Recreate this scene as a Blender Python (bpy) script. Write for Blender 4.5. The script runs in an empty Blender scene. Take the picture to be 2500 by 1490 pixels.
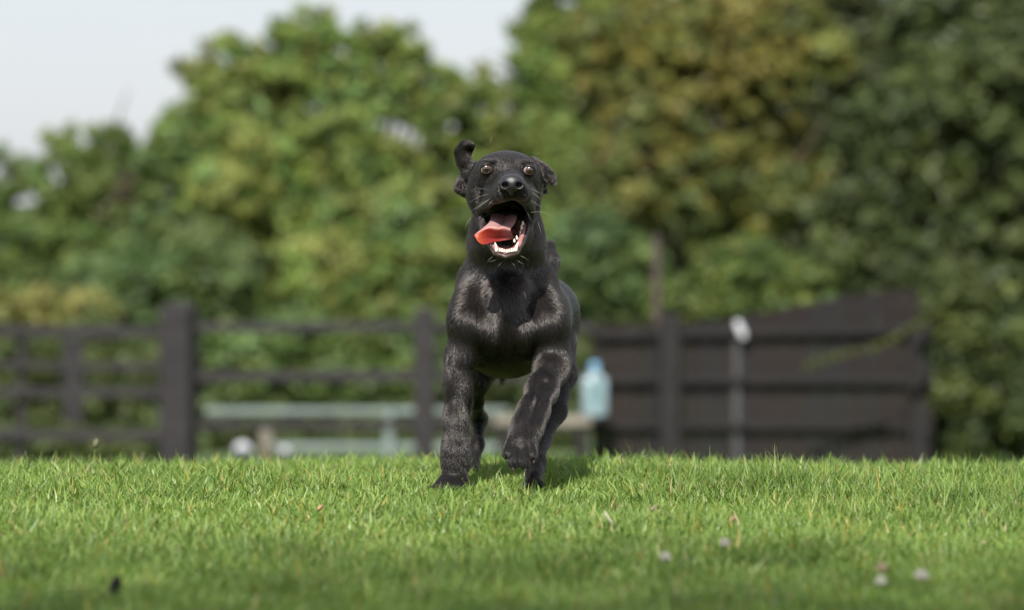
import bpy, bmesh, math, random
import numpy as np
from mathutils import Vector, Matrix

random.seed(7)
rng = np.random.default_rng(7)
R = math.radians
sc = bpy.context.scene
col = sc.collection

# ------------------------------------------------------------------ camera
CAM_Z = 0.5
FPX = 9375.0                      # focal length in pixels of the 2500 px wide photograph
TILT = math.atan(227.0 / FPX)
cam = bpy.data.cameras.new('camera')
cam.sensor_width = 36.0
cam.lens = 135.0
cam.clip_start = 0.1
cam.clip_end = 3000.0
cam.dof.use_dof = True
cam.dof.focus_distance = 6.86
cam.dof.aperture_fstop = 3.5
cam_ob = bpy.data.objects.new('camera', cam)
cam_ob.location = (0, 0, CAM_Z)
cam_ob.rotation_euler = (math.pi / 2 - TILT, 0, 0)
col.objects.link(cam_ob)
sc.camera = cam_ob

# ------------------------------------------------------------------ sky and sun
SUN_EL, SUN_AZ = R(40), R(8)     # azimuth: towards the left of straight behind the camera
to_sun = Vector((-math.sin(SUN_AZ) * math.cos(SUN_EL), -math.cos(SUN_AZ) * math.cos(SUN_EL), math.sin(SUN_EL)))
world = bpy.data.worlds.new('World')
sc.world = world
world.use_nodes = True
wn, wl = world.node_tree.nodes, world.node_tree.links
wn.clear()
sky = wn.new('ShaderNodeTexSky')
sky.sky_type = 'NISHITA'
sky.sun_disc = False
sky.sun_elevation = SUN_EL
sky.sun_rotation = math.atan2(to_sun.x, to_sun.y)
sky.air_density = 1.0
sky.dust_density = 1.0
sky.ozone_density = 1.0
bg = wn.new('ShaderNodeBackground')
bg.inputs['Strength'].default_value = 0.098
wo = wn.new('ShaderNodeOutputWorld')
# high thin cloud veiling the whole sky
wtc = wn.new('ShaderNodeTexCoord'); wns = wn.new('ShaderNodeTexNoise'); wns.inputs['Scale'].default_value = 2.2; wns.inputs['Detail'].default_value = 5
wl.new(wtc.outputs['Generated'], wns.inputs['Vector'])
wmr = wn.new('ShaderNodeMapRange'); wmr.inputs['From Min'].default_value = 0.3; wmr.inputs['From Max'].default_value = 0.7
wmr.inputs['To Min'].default_value = 0.7; wmr.inputs['To Max'].default_value = 0.85
wl.new(wns.outputs[0], wmr.inputs['Value'])
wmx = wn.new('ShaderNodeMixRGB'); wmx.inputs[2].default_value = (4.95, 5.15, 5.75, 1)
wl.new(wmr.outputs[0], wmx.inputs[0]); wl.new(sky.outputs[0], wmx.inputs[1])
wl.new(wmx.outputs[0], bg.inputs[0])
wl.new(bg.outputs[0], wo.inputs[0])
sun = bpy.data.lights.new('sun', 'SUN')
sun.energy = 5.0
sun.angle = R(0.6)
sun.color = (1.0, 0.955, 0.88)
sun_ob = bpy.data.objects.new('sun', sun)
sun_ob.rotation_euler = to_sun.to_track_quat('Z', 'Y').to_euler()
sun_ob.location = (-3, -4, 12)
col.objects.link(sun_ob)
sc.view_settings.view_transform = 'Standard'
sc.view_settings.look = 'None'
sc.view_settings.gamma = 1.0
sc.view_settings.exposure = 0.6
sc.render.engine = 'CYCLES'
sc.cycles.use_denoising = True
sc.cycles.max_bounces = 10
sc.cycles.transparent_max_bounces = 8

# ------------------------------------------------------------------ helpers
_ct, _st = math.cos(TILT), math.sin(TILT)


def P(px, py, Y):
    """World point at depth Y seen at pixel (px, py) of the 2500 x 1490 photograph."""
    a, b = (px - 1250.0) / FPX, -(py - 745.0) / FPX
    d = np.array([a, _ct + b * _st, -_st + b * _ct])
    d = d * (Y / d[1])
    return d + np.array([0, 0, CAM_Z])


def ppm(Y):
    return Y / FPX                # metres per photograph pixel at depth Y


def tag(o, label=None, cat=None, group=None, kind=None):
    if label: o['label'] = label
    if cat: o['category'] = cat
    if group: o['group'] = group
    if kind: o['kind'] = kind
    return o


def empty(name, loc=(0, 0, 0)):
    o = bpy.data.objects.new(name, None)
    o.location = loc
    o.empty_display_size = 0.1
    col.objects.link(o)
    return o


def link(name, me, mat=None, parent=None, smooth=False):
    o = bpy.data.objects.new(name, me)
    col.objects.link(o)
    if mat is not None:
        for m in (mat if isinstance(mat, (list, tuple)) else [mat]):
            me.materials.append(m)
    if smooth and isinstance(me, bpy.types.Mesh):
        me.polygons.foreach_set('use_smooth', np.ones(len(me.polygons), dtype=bool))
    if parent is not None:
        o.parent = parent
        o.matrix_parent_inverse = Matrix.Translation(-Vector(parent.location))
    return o


def fast_mesh(name, verts, faces):
    """verts (n,3); faces a list of int arrays, each (m,k)."""
    me = bpy.data.meshes.new(name)
    verts = np.asarray(verts, dtype=np.float32)
    me.vertices.add(len(verts))
    me.vertices.foreach_set('co', verts.ravel())
    faces = [np.asarray(f, dtype=np.int32) for f in faces if len(f)]
    nl = sum(f.size for f in faces)
    nf = sum(len(f) for f in faces)
    me.loops.add(nl)
    me.loops.foreach_set('vertex_index', np.concatenate([f.ravel() for f in faces]))
    starts, s = [], 0
    for f in faces:
        starts.append(s + np.arange(len(f)) * f.shape[1])
        s += f.size
    me.polygons.add(nf)
    me.polygons.foreach_set('loop_start', np.concatenate(starts).astype(np.int32))
    me.update(calc_edges=True)
    me.validate()
    return me


def color_attr(me, cols, name='tint'):
    a = me.attributes.new(name, 'FLOAT_COLOR', 'POINT')
    c = np.ones((len(cols), 4), dtype=np.float32)
    c[:, :3] = cols
    a.data.foreach_set('color', c.ravel())


def tube_mesh(name, pts, radii, seg=8, caps=True):
    pts = np.asarray(pts, float)
    n = len(pts)
    tang = np.gradient(pts, axis=0)
    tang /= np.linalg.norm(tang, axis=1)[:, None] + 1e-9
    ref = np.array([0.3, 0.9, 0.1]) if abs(tang[0][2]) > 0.7 else np.array([0, 0, 1.0])
    V = []
    for i in range(n):
        u = np.cross(tang[i], ref); u /= np.linalg.norm(u) + 1e-9
        v = np.cross(tang[i], u)
        for k in range(seg):
            a = 2 * math.pi * k / seg
            V.append(pts[i] + radii[i] * (math.cos(a) * u + math.sin(a) * v))
    F = []
    for i in range(n - 1):
        for k in range(seg):
            F.append((i * seg + k, i * seg + (k + 1) % seg, (i + 1) * seg + (k + 1) % seg, (i + 1) * seg + k))
    me = bpy.data.meshes.new(name)
    if caps:
        F.append(tuple(range(seg))[::-1]); F.append(tuple((n - 1) * seg + k for k in range(seg)))
    me.from_pydata([tuple(v) for v in V], [], F)
    me.validate()
    return me


def box_mesh(name, sx, sy, sz, bevel=0.006, jitter=0.0, seed=0):
    """Box with its base centre at the origin, slightly rounded and uneven."""
    bm = bmesh.new()
    bmesh.ops.create_cube(bm, size=1.0)
    rr = random.Random(seed)
    for v in bm.verts:
        v.co.x = v.co.x * sx + rr.uniform(-jitter, jitter)
        v.co.y = v.co.y * sy + rr.uniform(-jitter, jitter)
        v.co.z = (v.co.z + 0.5) * sz + rr.uniform(-jitter, jitter)
    if bevel > 0:
        bmesh.ops.bevel(bm, geom=bm.edges[:], offset=bevel, segments=2, affect='EDGES', profile=0.6)
    me = bpy.data.meshes.new(name)
    bm.to_mesh(me); bm.free()
    return me


def mat_new(name):
    m = bpy.data.materials.new(name)
    m.use_nodes = True
    nt = m.node_tree
    return m, nt.nodes, nt.links, nt.nodes['Principled BSDF'], nt.nodes['Material Output']


def noise_mat(name, c1, c2, scale=8.0, rough=0.8, bump=0.2, stretch=(1, 1, 1), spec=0.3, detail=6.0):
    m, N, L, b, out = mat_new(name)
    tc = N.new('ShaderNodeTexCoord'); mp = N.new('ShaderNodeMapping')
    mp.inputs['Scale'].default_value = stretch
    L.new(tc.outputs['Object'], mp.inputs[0])
    no = N.new('ShaderNodeTexNoise'); no.inputs['Scale'].default_value = scale; no.inputs['Detail'].default_value = detail
    L.new(mp.outputs[0], no.inputs['Vector'])
    rp = N.new('ShaderNodeValToRGB')
    rp.color_ramp.elements[0].position = 0.3; rp.color_ramp.elements[0].color = (*c1, 1)
    rp.color_ramp.elements[1].position = 0.7; rp.color_ramp.elements[1].color = (*c2, 1)
    L.new(no.outputs[0], rp.inputs[0]); L.new(rp.outputs[0], b.inputs['Base Color'])
    b.inputs['Roughness'].default_value = rough
    b.inputs['Specular IOR Level'].default_value = spec
    bp = N.new('ShaderNodeBump'); bp.inputs['Strength'].default_value = bump; bp.inputs['Distance'].default_value = 0.01
    L.new(no.outputs[0], bp.inputs['Height']); L.new(bp.outputs[0], b.inputs['Normal'])
    return m


def leaf_mat(name, trans=0.35, rough=0.5, spec=0.35):
    m, N, L, b, out = mat_new(name)
    at = N.new('ShaderNodeAttribute'); at.attribute_name = 'tint'
    L.new(at.outputs['Color'], b.inputs['Base Color'])
    b.inputs['Roughness'].default_value = rough
    b.inputs['Specular IOR Level'].default_value = spec
    tr = N.new('ShaderNodeBsdfTranslucent')
    hs = N.new('ShaderNodeHueSaturation'); hs.inputs['Hue'].default_value = 0.497
    hs.inputs['Saturation'].default_value = 1.15; hs.inputs['Value'].default_value = 1.3
    L.new(at.outputs['Color'], hs.inputs['Color']); L.new(hs.outputs[0], tr.inputs[0])
    mx = N.new('ShaderNodeMixShader'); mx.inputs[0].default_value = trans
    L.new(b.outputs[0], mx.inputs[1]); L.new(tr.outputs[0], mx.inputs[2]); L.new(mx.outputs[0], out.inputs[0])
    return m


M = {}
M['wood'] = noise_mat('dark_stained_wood', (0.0135, 0.0122, 0.0132), (0.029, 0.0257, 0.0273), 6, 0.75, 0.35, (1, 1, 6))
M['wood_rail'] = noise_mat('dark_stained_rail', (0.0145, 0.0132, 0.014), (0.031, 0.028, 0.0297), 6, 0.75, 0.35, (0.5, 3, 6))
M['wood_red'] = noise_mat('red_brown_boards', (0.008, 0.0056, 0.0054), (0.017, 0.0108, 0.0102), 5, 0.8, 0.35, (4, 4, 0.7))
M['wood_black'] = noise_mat('black_boards', (0.007, 0.0066, 0.007), (0.0145, 0.0132, 0.0136), 5, 0.8, 0.35, (4, 4, 0.7))
M['wood_dark'] = noise_mat('dark_post', (0.0085, 0.0078, 0.008), (0.019, 0.0168, 0.0172), 5, 0.8, 0.35, (4, 4, 0.7))
M['bark'] = noise_mat('bark', (0.03, 0.022, 0.015), (0.09, 0.07, 0.05), 9, 0.9, 0.6, (2, 2, 0.6))
M['mauve_pole'] = noise_mat('weathered_pole', (0.045, 0.032, 0.031), (0.085, 0.062, 0.06), 8, 0.8, 0.2, (1, 1, 0.3))
M['pale_metal'] = noise_mat('pale_green_galvanised', (0.13, 0.165, 0.157), (0.19, 0.235, 0.222), 4, 0.55, 0.05)
M['grey_metal'] = noise_mat('grey_galvanised', (0.07, 0.072, 0.074), (0.10, 0.103, 0.106), 4, 0.5, 0.05)
M['white'] = noise_mat('white_plastic', (0.42, 0.43, 0.46), (0.52, 0.53, 0.56), 3, 0.4, 0.02)
M['cream'] = noise_mat('cream_stone', (0.15, 0.135, 0.11), (0.22, 0.2, 0.16), 6, 0.9, 0.2)
M['soil'] = noise_mat('dark_soil', (0.03, 0.035, 0.015), (0.06, 0.08, 0.025), 14, 0.95, 0.5)
M['leaf'] = leaf_mat('tree_leaf', 0.3)
M['grass'] = leaf_mat('grass_blade', 0.34, 0.42, 0.4)

# ------------------------------------------------------------------ ground
_gy = np.array([-60, 4.0, 7.2, 7.7, 8.4, 9.5, 12, 20, 28, 45, 80, 400.0])
_gz = np.array([-0.014, -0.014, -0.014, -0.030, -0.073, -0.15, -0.38, -1.02, -1.43, -1.75, -2.0, -2.0])


def ground_z(x, y):
    x = np.asarray(x, float); y = np.asarray(y, float)
    z = np.interp(y, _gy, _gz)
    fade = np.clip((y - 2.0) / 2.0, 0, 1)
    z = z + fade * (0.006 * np.sin(x * 2.3 + 1.0) * np.sin(y * 1.7) + 0.004 * np.sin(x * 5.1 + y * 3.3))
    z = z + 0.003 * np.sin(x * 4.1 + 2.6) * np.clip((y - 7.0) / 0.6, 0, 1) * np.clip((12 - y) / 3, 0, 1)
    z = z - np.clip(x - 0.35, 0, 1.2) * 0.012 * np.clip((y - 6.5) / 1.2, 0, 1)
    return z


def build_ground():
    ys = np.concatenate([np.linspace(-30, 3, 12), np.arange(3.2, 12.01, 0.12), np.linspace(12.5, 30, 40), np.linspace(32, 80, 25), [120, 200, 400, 900, 1800]])
    xs = np.concatenate([[-1500, -600, -200, -80, -40], np.linspace(-25, -3, 23), np.arange(-2.8, 2.81, 0.12), np.linspace(3, 25, 23), [40, 80, 200, 600, 1500]])
    X, Yg = np.meshgrid(xs, ys)
    V = np.stack([X, Yg, ground_z(X, Yg)], -1).reshape(-1, 3)
    nx, ny = len(xs), len(ys)
    i = np.arange((ny - 1) * (nx - 1)); r, c = i // (nx - 1), i % (nx - 1)
    a = r * nx + c
    me = fast_mesh('ground', V, [np.stack([a, a + 1, a + nx + 1, a + nx], 1)])
    m, N, L, b, out = mat_new('lawn_soil')
    tc = N.new('ShaderNodeTexCoord')
    n1 = N.new('ShaderNodeTexNoise'); n1.inputs['Scale'].default_value = 22; n1.inputs['Detail'].default_value = 8
    n2 = N.new('ShaderNodeTexNoise'); n2.inputs['Scale'].default_value = 1.3
    L.new(tc.outputs['Object'], n1.inputs['Vector']); L.new(tc.outputs['Object'], n2.inputs['Vector'])
    r1 = N.new('ShaderNodeValToRGB')
    e = r1.color_ramp.elements
    e[0].position = 0.3; e[0].color = (0.03, 0.045, 0.012, 1); e[1].position = 0.72; e[1].color = (0.075, 0.13, 0.025, 1)
    mx = N.new('ShaderNodeMixRGB'); mx.blend_type = 'MULTIPLY'; mx.inputs[0].default_value = 0.5
    L.new(n1.outputs[0], r1.inputs[0]); L.new(r1.outputs[0], mx.inputs[1]); L.new(n2.outputs['Color'], mx.inputs[2])
    L.new(r1.outputs[0], b.inputs['Base Color']); b.inputs['Roughness'].default_value = 0.95
    bp = N.new('ShaderNodeBump'); bp.inputs['Strength'].default_value = 0.6; bp.inputs['Distance'].default_value = 0.02
    L.new(n1.outputs[0], bp.inputs['Height']); L.new(bp.outputs[0], b.inputs['Normal'])
    g = link('ground', me, m, smooth=True)
    tag(g, 'gently falling lawn ground under the grass', 'ground', kind='structure')


build_ground()


def clump_noise(x, y, f=1.0, s=0.0):
    return (np.sin(x * 3.1 * f + 1.7 * np.sin(y * 2.3 * f + s) + s) + np.sin(y * 4.3 * f + 1.3 * np.sin(x * 3.7 * f + 2 * s))) * 0.5


def build_grass():
    def scatter(n, y0, y1, half):
        y = y0 + (y1 - y0) * rng.random(n)
        x = (rng.random(n) * 2 - 1) * (y * half[0] + half[1])
        return x, y
    parts = []
    # the band the camera looks at is dense; the rest of the lawn thins out with distance
    x, y = scatter(430000, 4.3, 8.5, (0.135, 0.3)); parts.append((x, y, 1.0))
    x, y = scatter(60000, 2.2, 9.5, (0.25, 1.3)); parts.append((x, y, 1.25))
    x, y = scatter(60000, 8.5, 27.0, (0.22, 1.0)); parts.append((x, y, 2.4))
    X = np.concatenate([p[0] for p in parts]); Yv = np.concatenate([p[1] for p in parts])
    S = np.concatenate([np.full(len(p[0]), p[2]) for p in parts])
    n = len(X)
    cl = clump_noise(X, Yv, 2.2, 0.4); cl2 = clump_noise(X, Yv, 7.0, 2.0)
    length = (0.023 + 0.011 * rng.random(n) + 0.006 * cl + 0.005 * cl2) * (0.8 + 0.2 * S)
    tall = rng.random(n) < 0.07
    length = np.where(tall, length * (1.35 + 0.5 * rng.random(n)), length)
    # longer, coarser tussocks on the right of the lawn
    right = np.clip((X - 0.15) / 0.3, 0, 1) * np.clip((Yv - 6.0) / 0.4, 0, 1) * np.clip((7.6 - Yv) / 0.3, 0, 1) * (0.65 + 0.35 * np.sin(X * 9 + Yv * 5))
    length *= 1 + 0.5 * right
    wid = (0.0009 + 0.0011 * rng.random(n)) * S * (1 - 0.25 * right)
    az = rng.random(n) * 2 * math.pi + 0.6 * cl
    lean = (np.abs(rng.normal(0.35, 0.3, n)) + 0.1) * (1 - 0.3 * right)
    bend = lean + np.abs(rng.normal(0.5, 0.4, n))
    dx, dy = np.cos(az), np.sin(az)
    tw = az + math.pi / 2 + rng.normal(0, 0.7, n)
    wx, wy = np.cos(tw), np.sin(tw)
    z0 = ground_z(X, Yv) - 0.002
    base = np.stack([X, Yv, z0], 1)
    d1 = np.stack([dx * np.sin(lean), dy * np.sin(lean), np.cos(lean)], 1)
    d2 = np.stack([dx * np.sin(bend), dy * np.sin(bend), np.cos(bend)], 1)
    wv = np.stack([wx, wy, np.zeros(n)], 1) * wid[:, None]
    mid = base + d1 * (length * 0.55)[:, None]
    tip = mid + d2 * (length * 0.45)[:, None]
    V = np.stack([base - wv * 0.8, base + wv * 0.8, mid + wv, mid - wv, tip], 1).reshape(-1, 3)
    i = np.arange(n) * 5
    quads = np.stack([i, i + 1, i + 2, i + 3], 1); tris = np.stack([i + 3, i + 2, i + 4], 1)
    me = fast_mesh('grass', V, [quads, tris])
    t = rng.random(n)
    g1 = np.array([0.125, 0.226, 0.04]); g2 = np.array([0.28, 0.372, 0.097]); dk = np.array([0.05, 0.105, 0.022])
    c = g1 + (g2 - g1) * t[:, None]
    mixd = np.clip(rng.random(n) * 1.3 - 0.7 + 0.25 * cl + 0.35 * right, 0, 0.85)[:, None]
    c = c * (1 - mixd) + dk * mixd
    yel = (rng.random(n) < 0.035 + 0.04 * np.clip(cl2, 0, 1))[:, None]
    c = np.where(yel, np.array([0.34, 0.29, 0.07]) * (0.7 + 0.5 * rng.random(n))[:, None], c)
    cl3 = clump_noise(X, Yv, 4.3, 5.0)
    dry = (rng.random(n) < 0.012 + 0.09 * np.clip((cl3 - 0.72) / 0.2, 0, 1))[:, None]
    c = np.where(dry, np.array([0.42, 0.33, 0.18]) * (0.6 + 0.6 * rng.random(n))[:, None], c)
    cc = np.repeat(c, 5, axis=0).reshape(n, 5, 3)
    cc[:, :2] *= np.array([0.85, 0.9, 0.8])       # blade bases slightly darker than the rest
    color_attr(me, cc.reshape(-1, 3))
    g = link('grass', me, M['grass'])
    tag(g, 'short sunlit green grass covering the whole lawn', 'grass', kind='stuff')


build_grass()

# ------------------------------------------------------------------ trees and shrubs
def leaf_cloud(ellipses, n_leaves, size, base_cols, clump=(0.08, 0.22), shell=0.45, ground_clip=None, depth=0.8, seed=1, core=0.55):
    """ellipses: (px, py, rx_px, ry_px, Y). Leaves sit in clumps spread through each ellipsoid."""
    g = np.random.default_rng(seed)
    areas = np.array([e[2] * e[3] * (ppm(e[4]) ** 2) for e in ellipses])
    cnt = np.maximum(1, (n_leaves * areas / areas.sum()).astype(int))
    P0, NN, CC = [], [], []
    for e, c in zip(ellipses, cnt):
        Y = e[4]
        ctr = P(e[0], e[1], Y)
        r = np.array([e[2] * ppm(Y), 0, e[3] * ppm(Y)])
        r[1] = depth * 0.5 * (r[0] + r[2])
        per = 55
        nl = int(np.clip(r[0] * r[2] * 6, 8, 32))
        ul = g.normal(size=(nl, 3)); ul /= np.linalg.norm(ul, axis=1)[:, None]
        ul[:, 1] = np.where(g.random(nl) < 0.7, -np.abs(ul[:, 1]), ul[:, 1])
        lc = ctr + ul * r * (shell + (0.95 - shell) * g.random((nl, 1)))
        lr = (0.17 + 0.2 * g.random(nl)) * 0.5 * (r[0] + r[2])
        lt = 0.78 + 0.45 * g.random(nl)
        lci = g.integers(0, len(base_cols), nl)
        nc = max(nl, c // per)
        kl = g.choice(nl, nc, p=lr ** 2 / (lr ** 2).sum())
        w = g.normal(size=(nc, 3)); w /= np.linalg.norm(w, axis=1)[:, None]
        cc = lc[kl] + w * (lr[kl] * (0.3 + 0.95 * g.random(nc)))[:, None] * np.array([1.1, 1.0, 0.8])
        inn = g.random(nc) < core
        vi = g.normal(size=(nc, 3)); vi /= np.linalg.norm(vi, axis=1)[:, None]
        cc = np.where(inn[:, None], ctr + vi * (g.random((nc, 1)) ** 0.33) * r * 0.95, cc)
        cr = np.minimum(clump[0] + (clump[1] - clump[0]) * g.random(nc) ** 1.5, lr[kl] * 0.8)
        k = np.repeat(np.arange(nc), per)
        off = g.normal(size=(len(k), 3)); off *= (0.25 + 0.75 * g.random((len(k), 1))) / (np.linalg.norm(off, axis=1)[:, None] + 1e-9)
        off += g.normal(size=off.shape) * 0.18
        off[:, 2] *= 0.75
        pos = cc[k] + off * cr[k][:, None]
        nrm = off * 0.8 + w[k] * 0.8 + np.array([0, -0.1, 0.45]) + g.normal(size=(len(k), 3)) * 0.7
        ctone = lt[kl] * (0.8 + 0.4 * g.random(nc))
        ci = np.where(g.random(nc) < 0.75, lci[kl], g.integers(0, len(base_cols), nc))
        colr = np.array(base_cols)[ci][k] * ctone[k][:, None] * (0.75 + 0.5 * g.random((len(k), 1)))
        P0.append(pos); NN.append(nrm); CC.append(colr)
    pos = np.concatenate(P0); nrm = np.concatenate(NN); colr = np.concatenate(CC)
    if ground_clip is not None:
        ok = pos[:, 2] > ground_z(pos[:, 0], pos[:, 1]) + ground_clip
        pos, nrm, colr = pos[ok], nrm[ok], colr[ok]
    n = len(pos)
    nrm /= np.linalg.norm(nrm, axis=1)[:, None] + 1e-9
    t = g.normal(size=(n, 3)); t -= nrm * (t * nrm).sum(1)[:, None]; t /= np.linalg.norm(t, axis=1)[:, None] + 1e-9
    b = np.cross(nrm, t)
    s = (size * (0.65 + 0.7 * g.random(n)))[:, None]
    V = np.stack([pos - t * s, pos + b * s * 0.55 + nrm * s * 0.12, pos + t * s, pos - b * s * 0.55 + nrm * s * 0.12], 1).reshape(-1, 3)
    i = np.arange(n) * 4
    F = np.concatenate([np.stack([i, i + 1, i + 2], 1), np.stack([i, i + 2, i + 3], 1)])
    me = fast_mesh('crown', V, [F])
    color_attr(me, np.repeat(colr, 4, axis=0))
    return me


def limb_pts(a, b, g, sag=0.1, n=6):
    a, b = np.asarray(a), np.asarray(b)
    t = np.linspace(0, 1, n)[:, None]
    p = a + (b - a) * t
    w = np.sin(t * math.pi) * sag * np.linalg.norm(b - a)
    return p + w * g.normal(size=3) * 0.5


def tree(name, label, cat, ellipses, n, size, cols, group=None, trunk_px=None, trunk_r=0.16, seed=1, **kw):
    g = np.random.default_rng(seed + 100)
    e0 = max(ellipses, key=lambda e: e[2] * e[3])
    Y = e0[4] + 0.3
    base = P(trunk_px if trunk_px is not None else e0[0], 1150, Y)
    base[2] = float(ground_z(base[0], base[1])) - 0.05
    root = empty(name, tuple(base))
    tag(root, label, cat, group)
    # trunk with limbs reaching into each part of the crown: one bark mesh
    ctr = P(e0[0], e0[1], Y)
    meshes = [tube_mesh('t', limb_pts(base, ctr, g, 0.04, 8), np.linspace(trunk_r, trunk_r * 0.3, 8))]
    for e in ellipses:
        tip = P(e[0], e[1] - e[3] * 0.3, e[4])
        st = base + (ctr - base) * g.uniform(0.3, 0.7)
        meshes.append(tube_mesh('t', limb_pts(st, tip, g, 0.12), np.linspace(trunk_r * 0.5, trunk_r * 0.08, 6), 6))
        for _ in range(3):
            q = tip + g.normal(size=3) * np.array([e[2] * ppm(e[4]), e[2] * ppm(e[4]) * 0.5, e[3] * ppm(e[4])]) * 0.5
            meshes.append(tube_mesh('t', limb_pts(st + (tip - st) * g.uniform(0.3, 0.9), q, g, 0.12), np.linspace(trunk_r * 0.22, trunk_r * 0.05, 6), 5))
    bm = bmesh.new()
    for m_ in meshes:
        bm.from_mesh(m_); bpy.data.meshes.remove(m_)
    tm = bpy.data.meshes.new('trunk'); bm.to_mesh(tm); bm.free()
    link('trunk', tm, M['bark'], root, True)
    cm = leaf_cloud(ellipses, n, size, cols, seed=seed, **kw)
    link('crown', cm, M['leaf'], root)
    return root


G_MID = [(0.112, 0.171, 0.042), (0.100, 0.159, 0.050), (0.136, 0.183, 0.047)]
G_YEL = [(0.159, 0.212, 0.047), (0.124, 0.189, 0.047), (0.183, 0.206, 0.053), (0.112, 0.183, 0.053)]
G_TEAL = [(0.078, 0.128, 0.044), (0.092, 0.14, 0.045), (0.11, 0.152, 0.046)]
G_GOLD = [(0.165, 0.165, 0.04), (0.135, 0.155, 0.038), (0.105, 0.14, 0.038), (0.19, 0.17, 0.042)]
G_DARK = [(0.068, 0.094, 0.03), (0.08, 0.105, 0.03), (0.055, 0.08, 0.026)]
G_BRIGHT = [(0.125, 0.185, 0.04), (0.105, 0.17, 0.04), (0.15, 0.19, 0.045)]
GRP_T = 'trees beyond the fence'
GRP_S = 'shrubs behind the fence'
tree('broadleaf_tree', 'mid green tree lowest on the skyline at the far left', 'tree',
     [(10, 530, 150, 195, 58), (440, 430, 100, 170, 57), (200, 480, 110, 120, 57.5), (170, 450, 120, 170, 58), (330, 420, 130, 165, 58), (420, 400, 80, 160, 57), (130, 680, 260, 150, 57), (360, 650, 190, 190, 57)],
     52000, 0.061, G_MID, GRP_T, seed=11, core=0.6, trunk_r=0.2)
tree('broadleaf_tree', 'tall rounded yellow-green tree rising left of the dog', 'tree',
     [(700, 290, 230, 200, 51), (790, 125, 165, 125, 51), (550, 230, 110, 145, 51), (950, 200, 140, 130, 51), (1060, 240, 90, 110, 51),
      (600, 540, 180, 250, 50), (860, 480, 240, 240, 50), (1080, 470, 110, 200, 51), (1160, 300, 85, 150, 51.5)],
     96000, 0.058, G_YEL, GRP_T, seed=12, trunk_r=0.28)
tree('broadleaf_tree', 'bright green tree at the sky notch above the dog', 'tree',
     [(1340, 230, 115, 260, 54), (1300, 470, 130, 230, 53), (1430, 40, 150, 170, 54), (1300, 640, 150, 170, 52)],
     52000, 0.061, G_BRIGHT, GRP_T, seed=13, core=0.5, trunk_r=0.22)
tree('broadleaf_tree', 'golden olive tree with turning leaves right of the dog', 'tree',
     [(1690, 210, 300, 280, 46), (1580, 420, 210, 180, 45), (1880, 130, 190, 170, 46), (1760, 480, 220, 150, 46), (1900, 400, 150, 160, 47), (1560, 90, 170, 180, 46)],
     80000, 0.052, G_GOLD, GRP_T, seed=14, trunk_px=1760, core=0.5, trunk_r=0.26)
tree('broadleaf_tree', 'dark green tree filling the right edge', 'tree',
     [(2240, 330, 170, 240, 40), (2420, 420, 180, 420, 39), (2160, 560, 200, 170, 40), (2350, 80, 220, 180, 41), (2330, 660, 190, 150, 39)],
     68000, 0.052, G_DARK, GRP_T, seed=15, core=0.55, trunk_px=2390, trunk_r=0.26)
tree('broadleaf_tree', 'very dark green tree between golden and dark green trees', 'tree',
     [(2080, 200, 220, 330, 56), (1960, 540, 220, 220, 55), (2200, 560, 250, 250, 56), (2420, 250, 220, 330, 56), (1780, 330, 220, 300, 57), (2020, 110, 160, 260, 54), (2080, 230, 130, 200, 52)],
     75000, 0.067, [(0.045, 0.058, 0.018), (0.055, 0.065, 0.02)], GRP_T, seed=16, core=0.6, trunk_r=0.24)  # darkest leaf colours, for the dark gap between the trees
tree('shrub', 'blue-green shrub left of centre under the tall tree', 'shrub',
     [(330, 700, 170, 110, 44), (500, 690, 140, 130, 44), (420, 590, 140, 90, 45)], 30000, 0.052, G_TEAL, GRP_S, seed=21, trunk_r=0.07)
tree('shrub', 'olive shrub just left of the dog above the rails', 'shrub',
     [(820, 680, 130, 120, 41), (990, 690, 150, 130, 41), (930, 560, 150, 120, 42)], 32000, 0.046, G_YEL, GRP_S, seed=22, trunk_r=0.07)
tree('shrub', 'pale yellow-green shrub at left edge above the gate', 'shrub',
     [(60, 760, 130, 65, 36), (200, 770, 110, 60, 36), (-60, 760, 120, 80, 36)], 18000, 0.037,      [(0.19, 0.19, 0.055), (0.15, 0.165, 0.05)], GRP_S, seed=23, trunk_r=0.05, clump=(0.12, 0.28))
tree('shrub', 'blue-green shrub just right of the dog', 'shrub',
     [(1420, 640, 130, 140, 39), (1530, 680, 120, 110, 39), (1340, 720, 120, 90, 39)], 26000, 0.046, G_TEAL, GRP_S, seed=24, trunk_r=0.06)
tree('ivy_hedge', 'bright leafy hedge spilling over the dark board fence', 'hedge',
     [(1720, 730, 130, 65, 31), (1850, 700, 150, 75, 31), (1960, 690, 90, 60, 31), (1660, 760, 90, 40, 31), (1800, 640, 130, 60, 31.5)],
     26000, 0.030, [(0.10, 0.15, 0.03), (0.08, 0.125, 0.03), (0.12, 0.15, 0.035)], seed=25, trunk_r=0.05, clump=(0.1, 0.25))
tree('shrub', 'green shrub seen through the rails left of centre', 'shrub',
     [(560, 880, 150, 100, 36), (720, 870, 140, 110, 36), (880, 880, 150, 110, 36), (1010, 870, 110, 120, 36)], 30000, 0.040, G_MID, GRP_S, seed=26, trunk_r=0.05)
tree('shrub', 'dark green shrub behind the gate at far left', 'shrub',
     [(60, 900, 150, 100, 35), (240, 900, 150, 120, 35), (380, 890, 110, 110, 35.5), (150, 1010, 250, 100, 35)], 30000, 0.037, G_DARK, GRP_S, seed=27, trunk_r=0.05)
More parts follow.
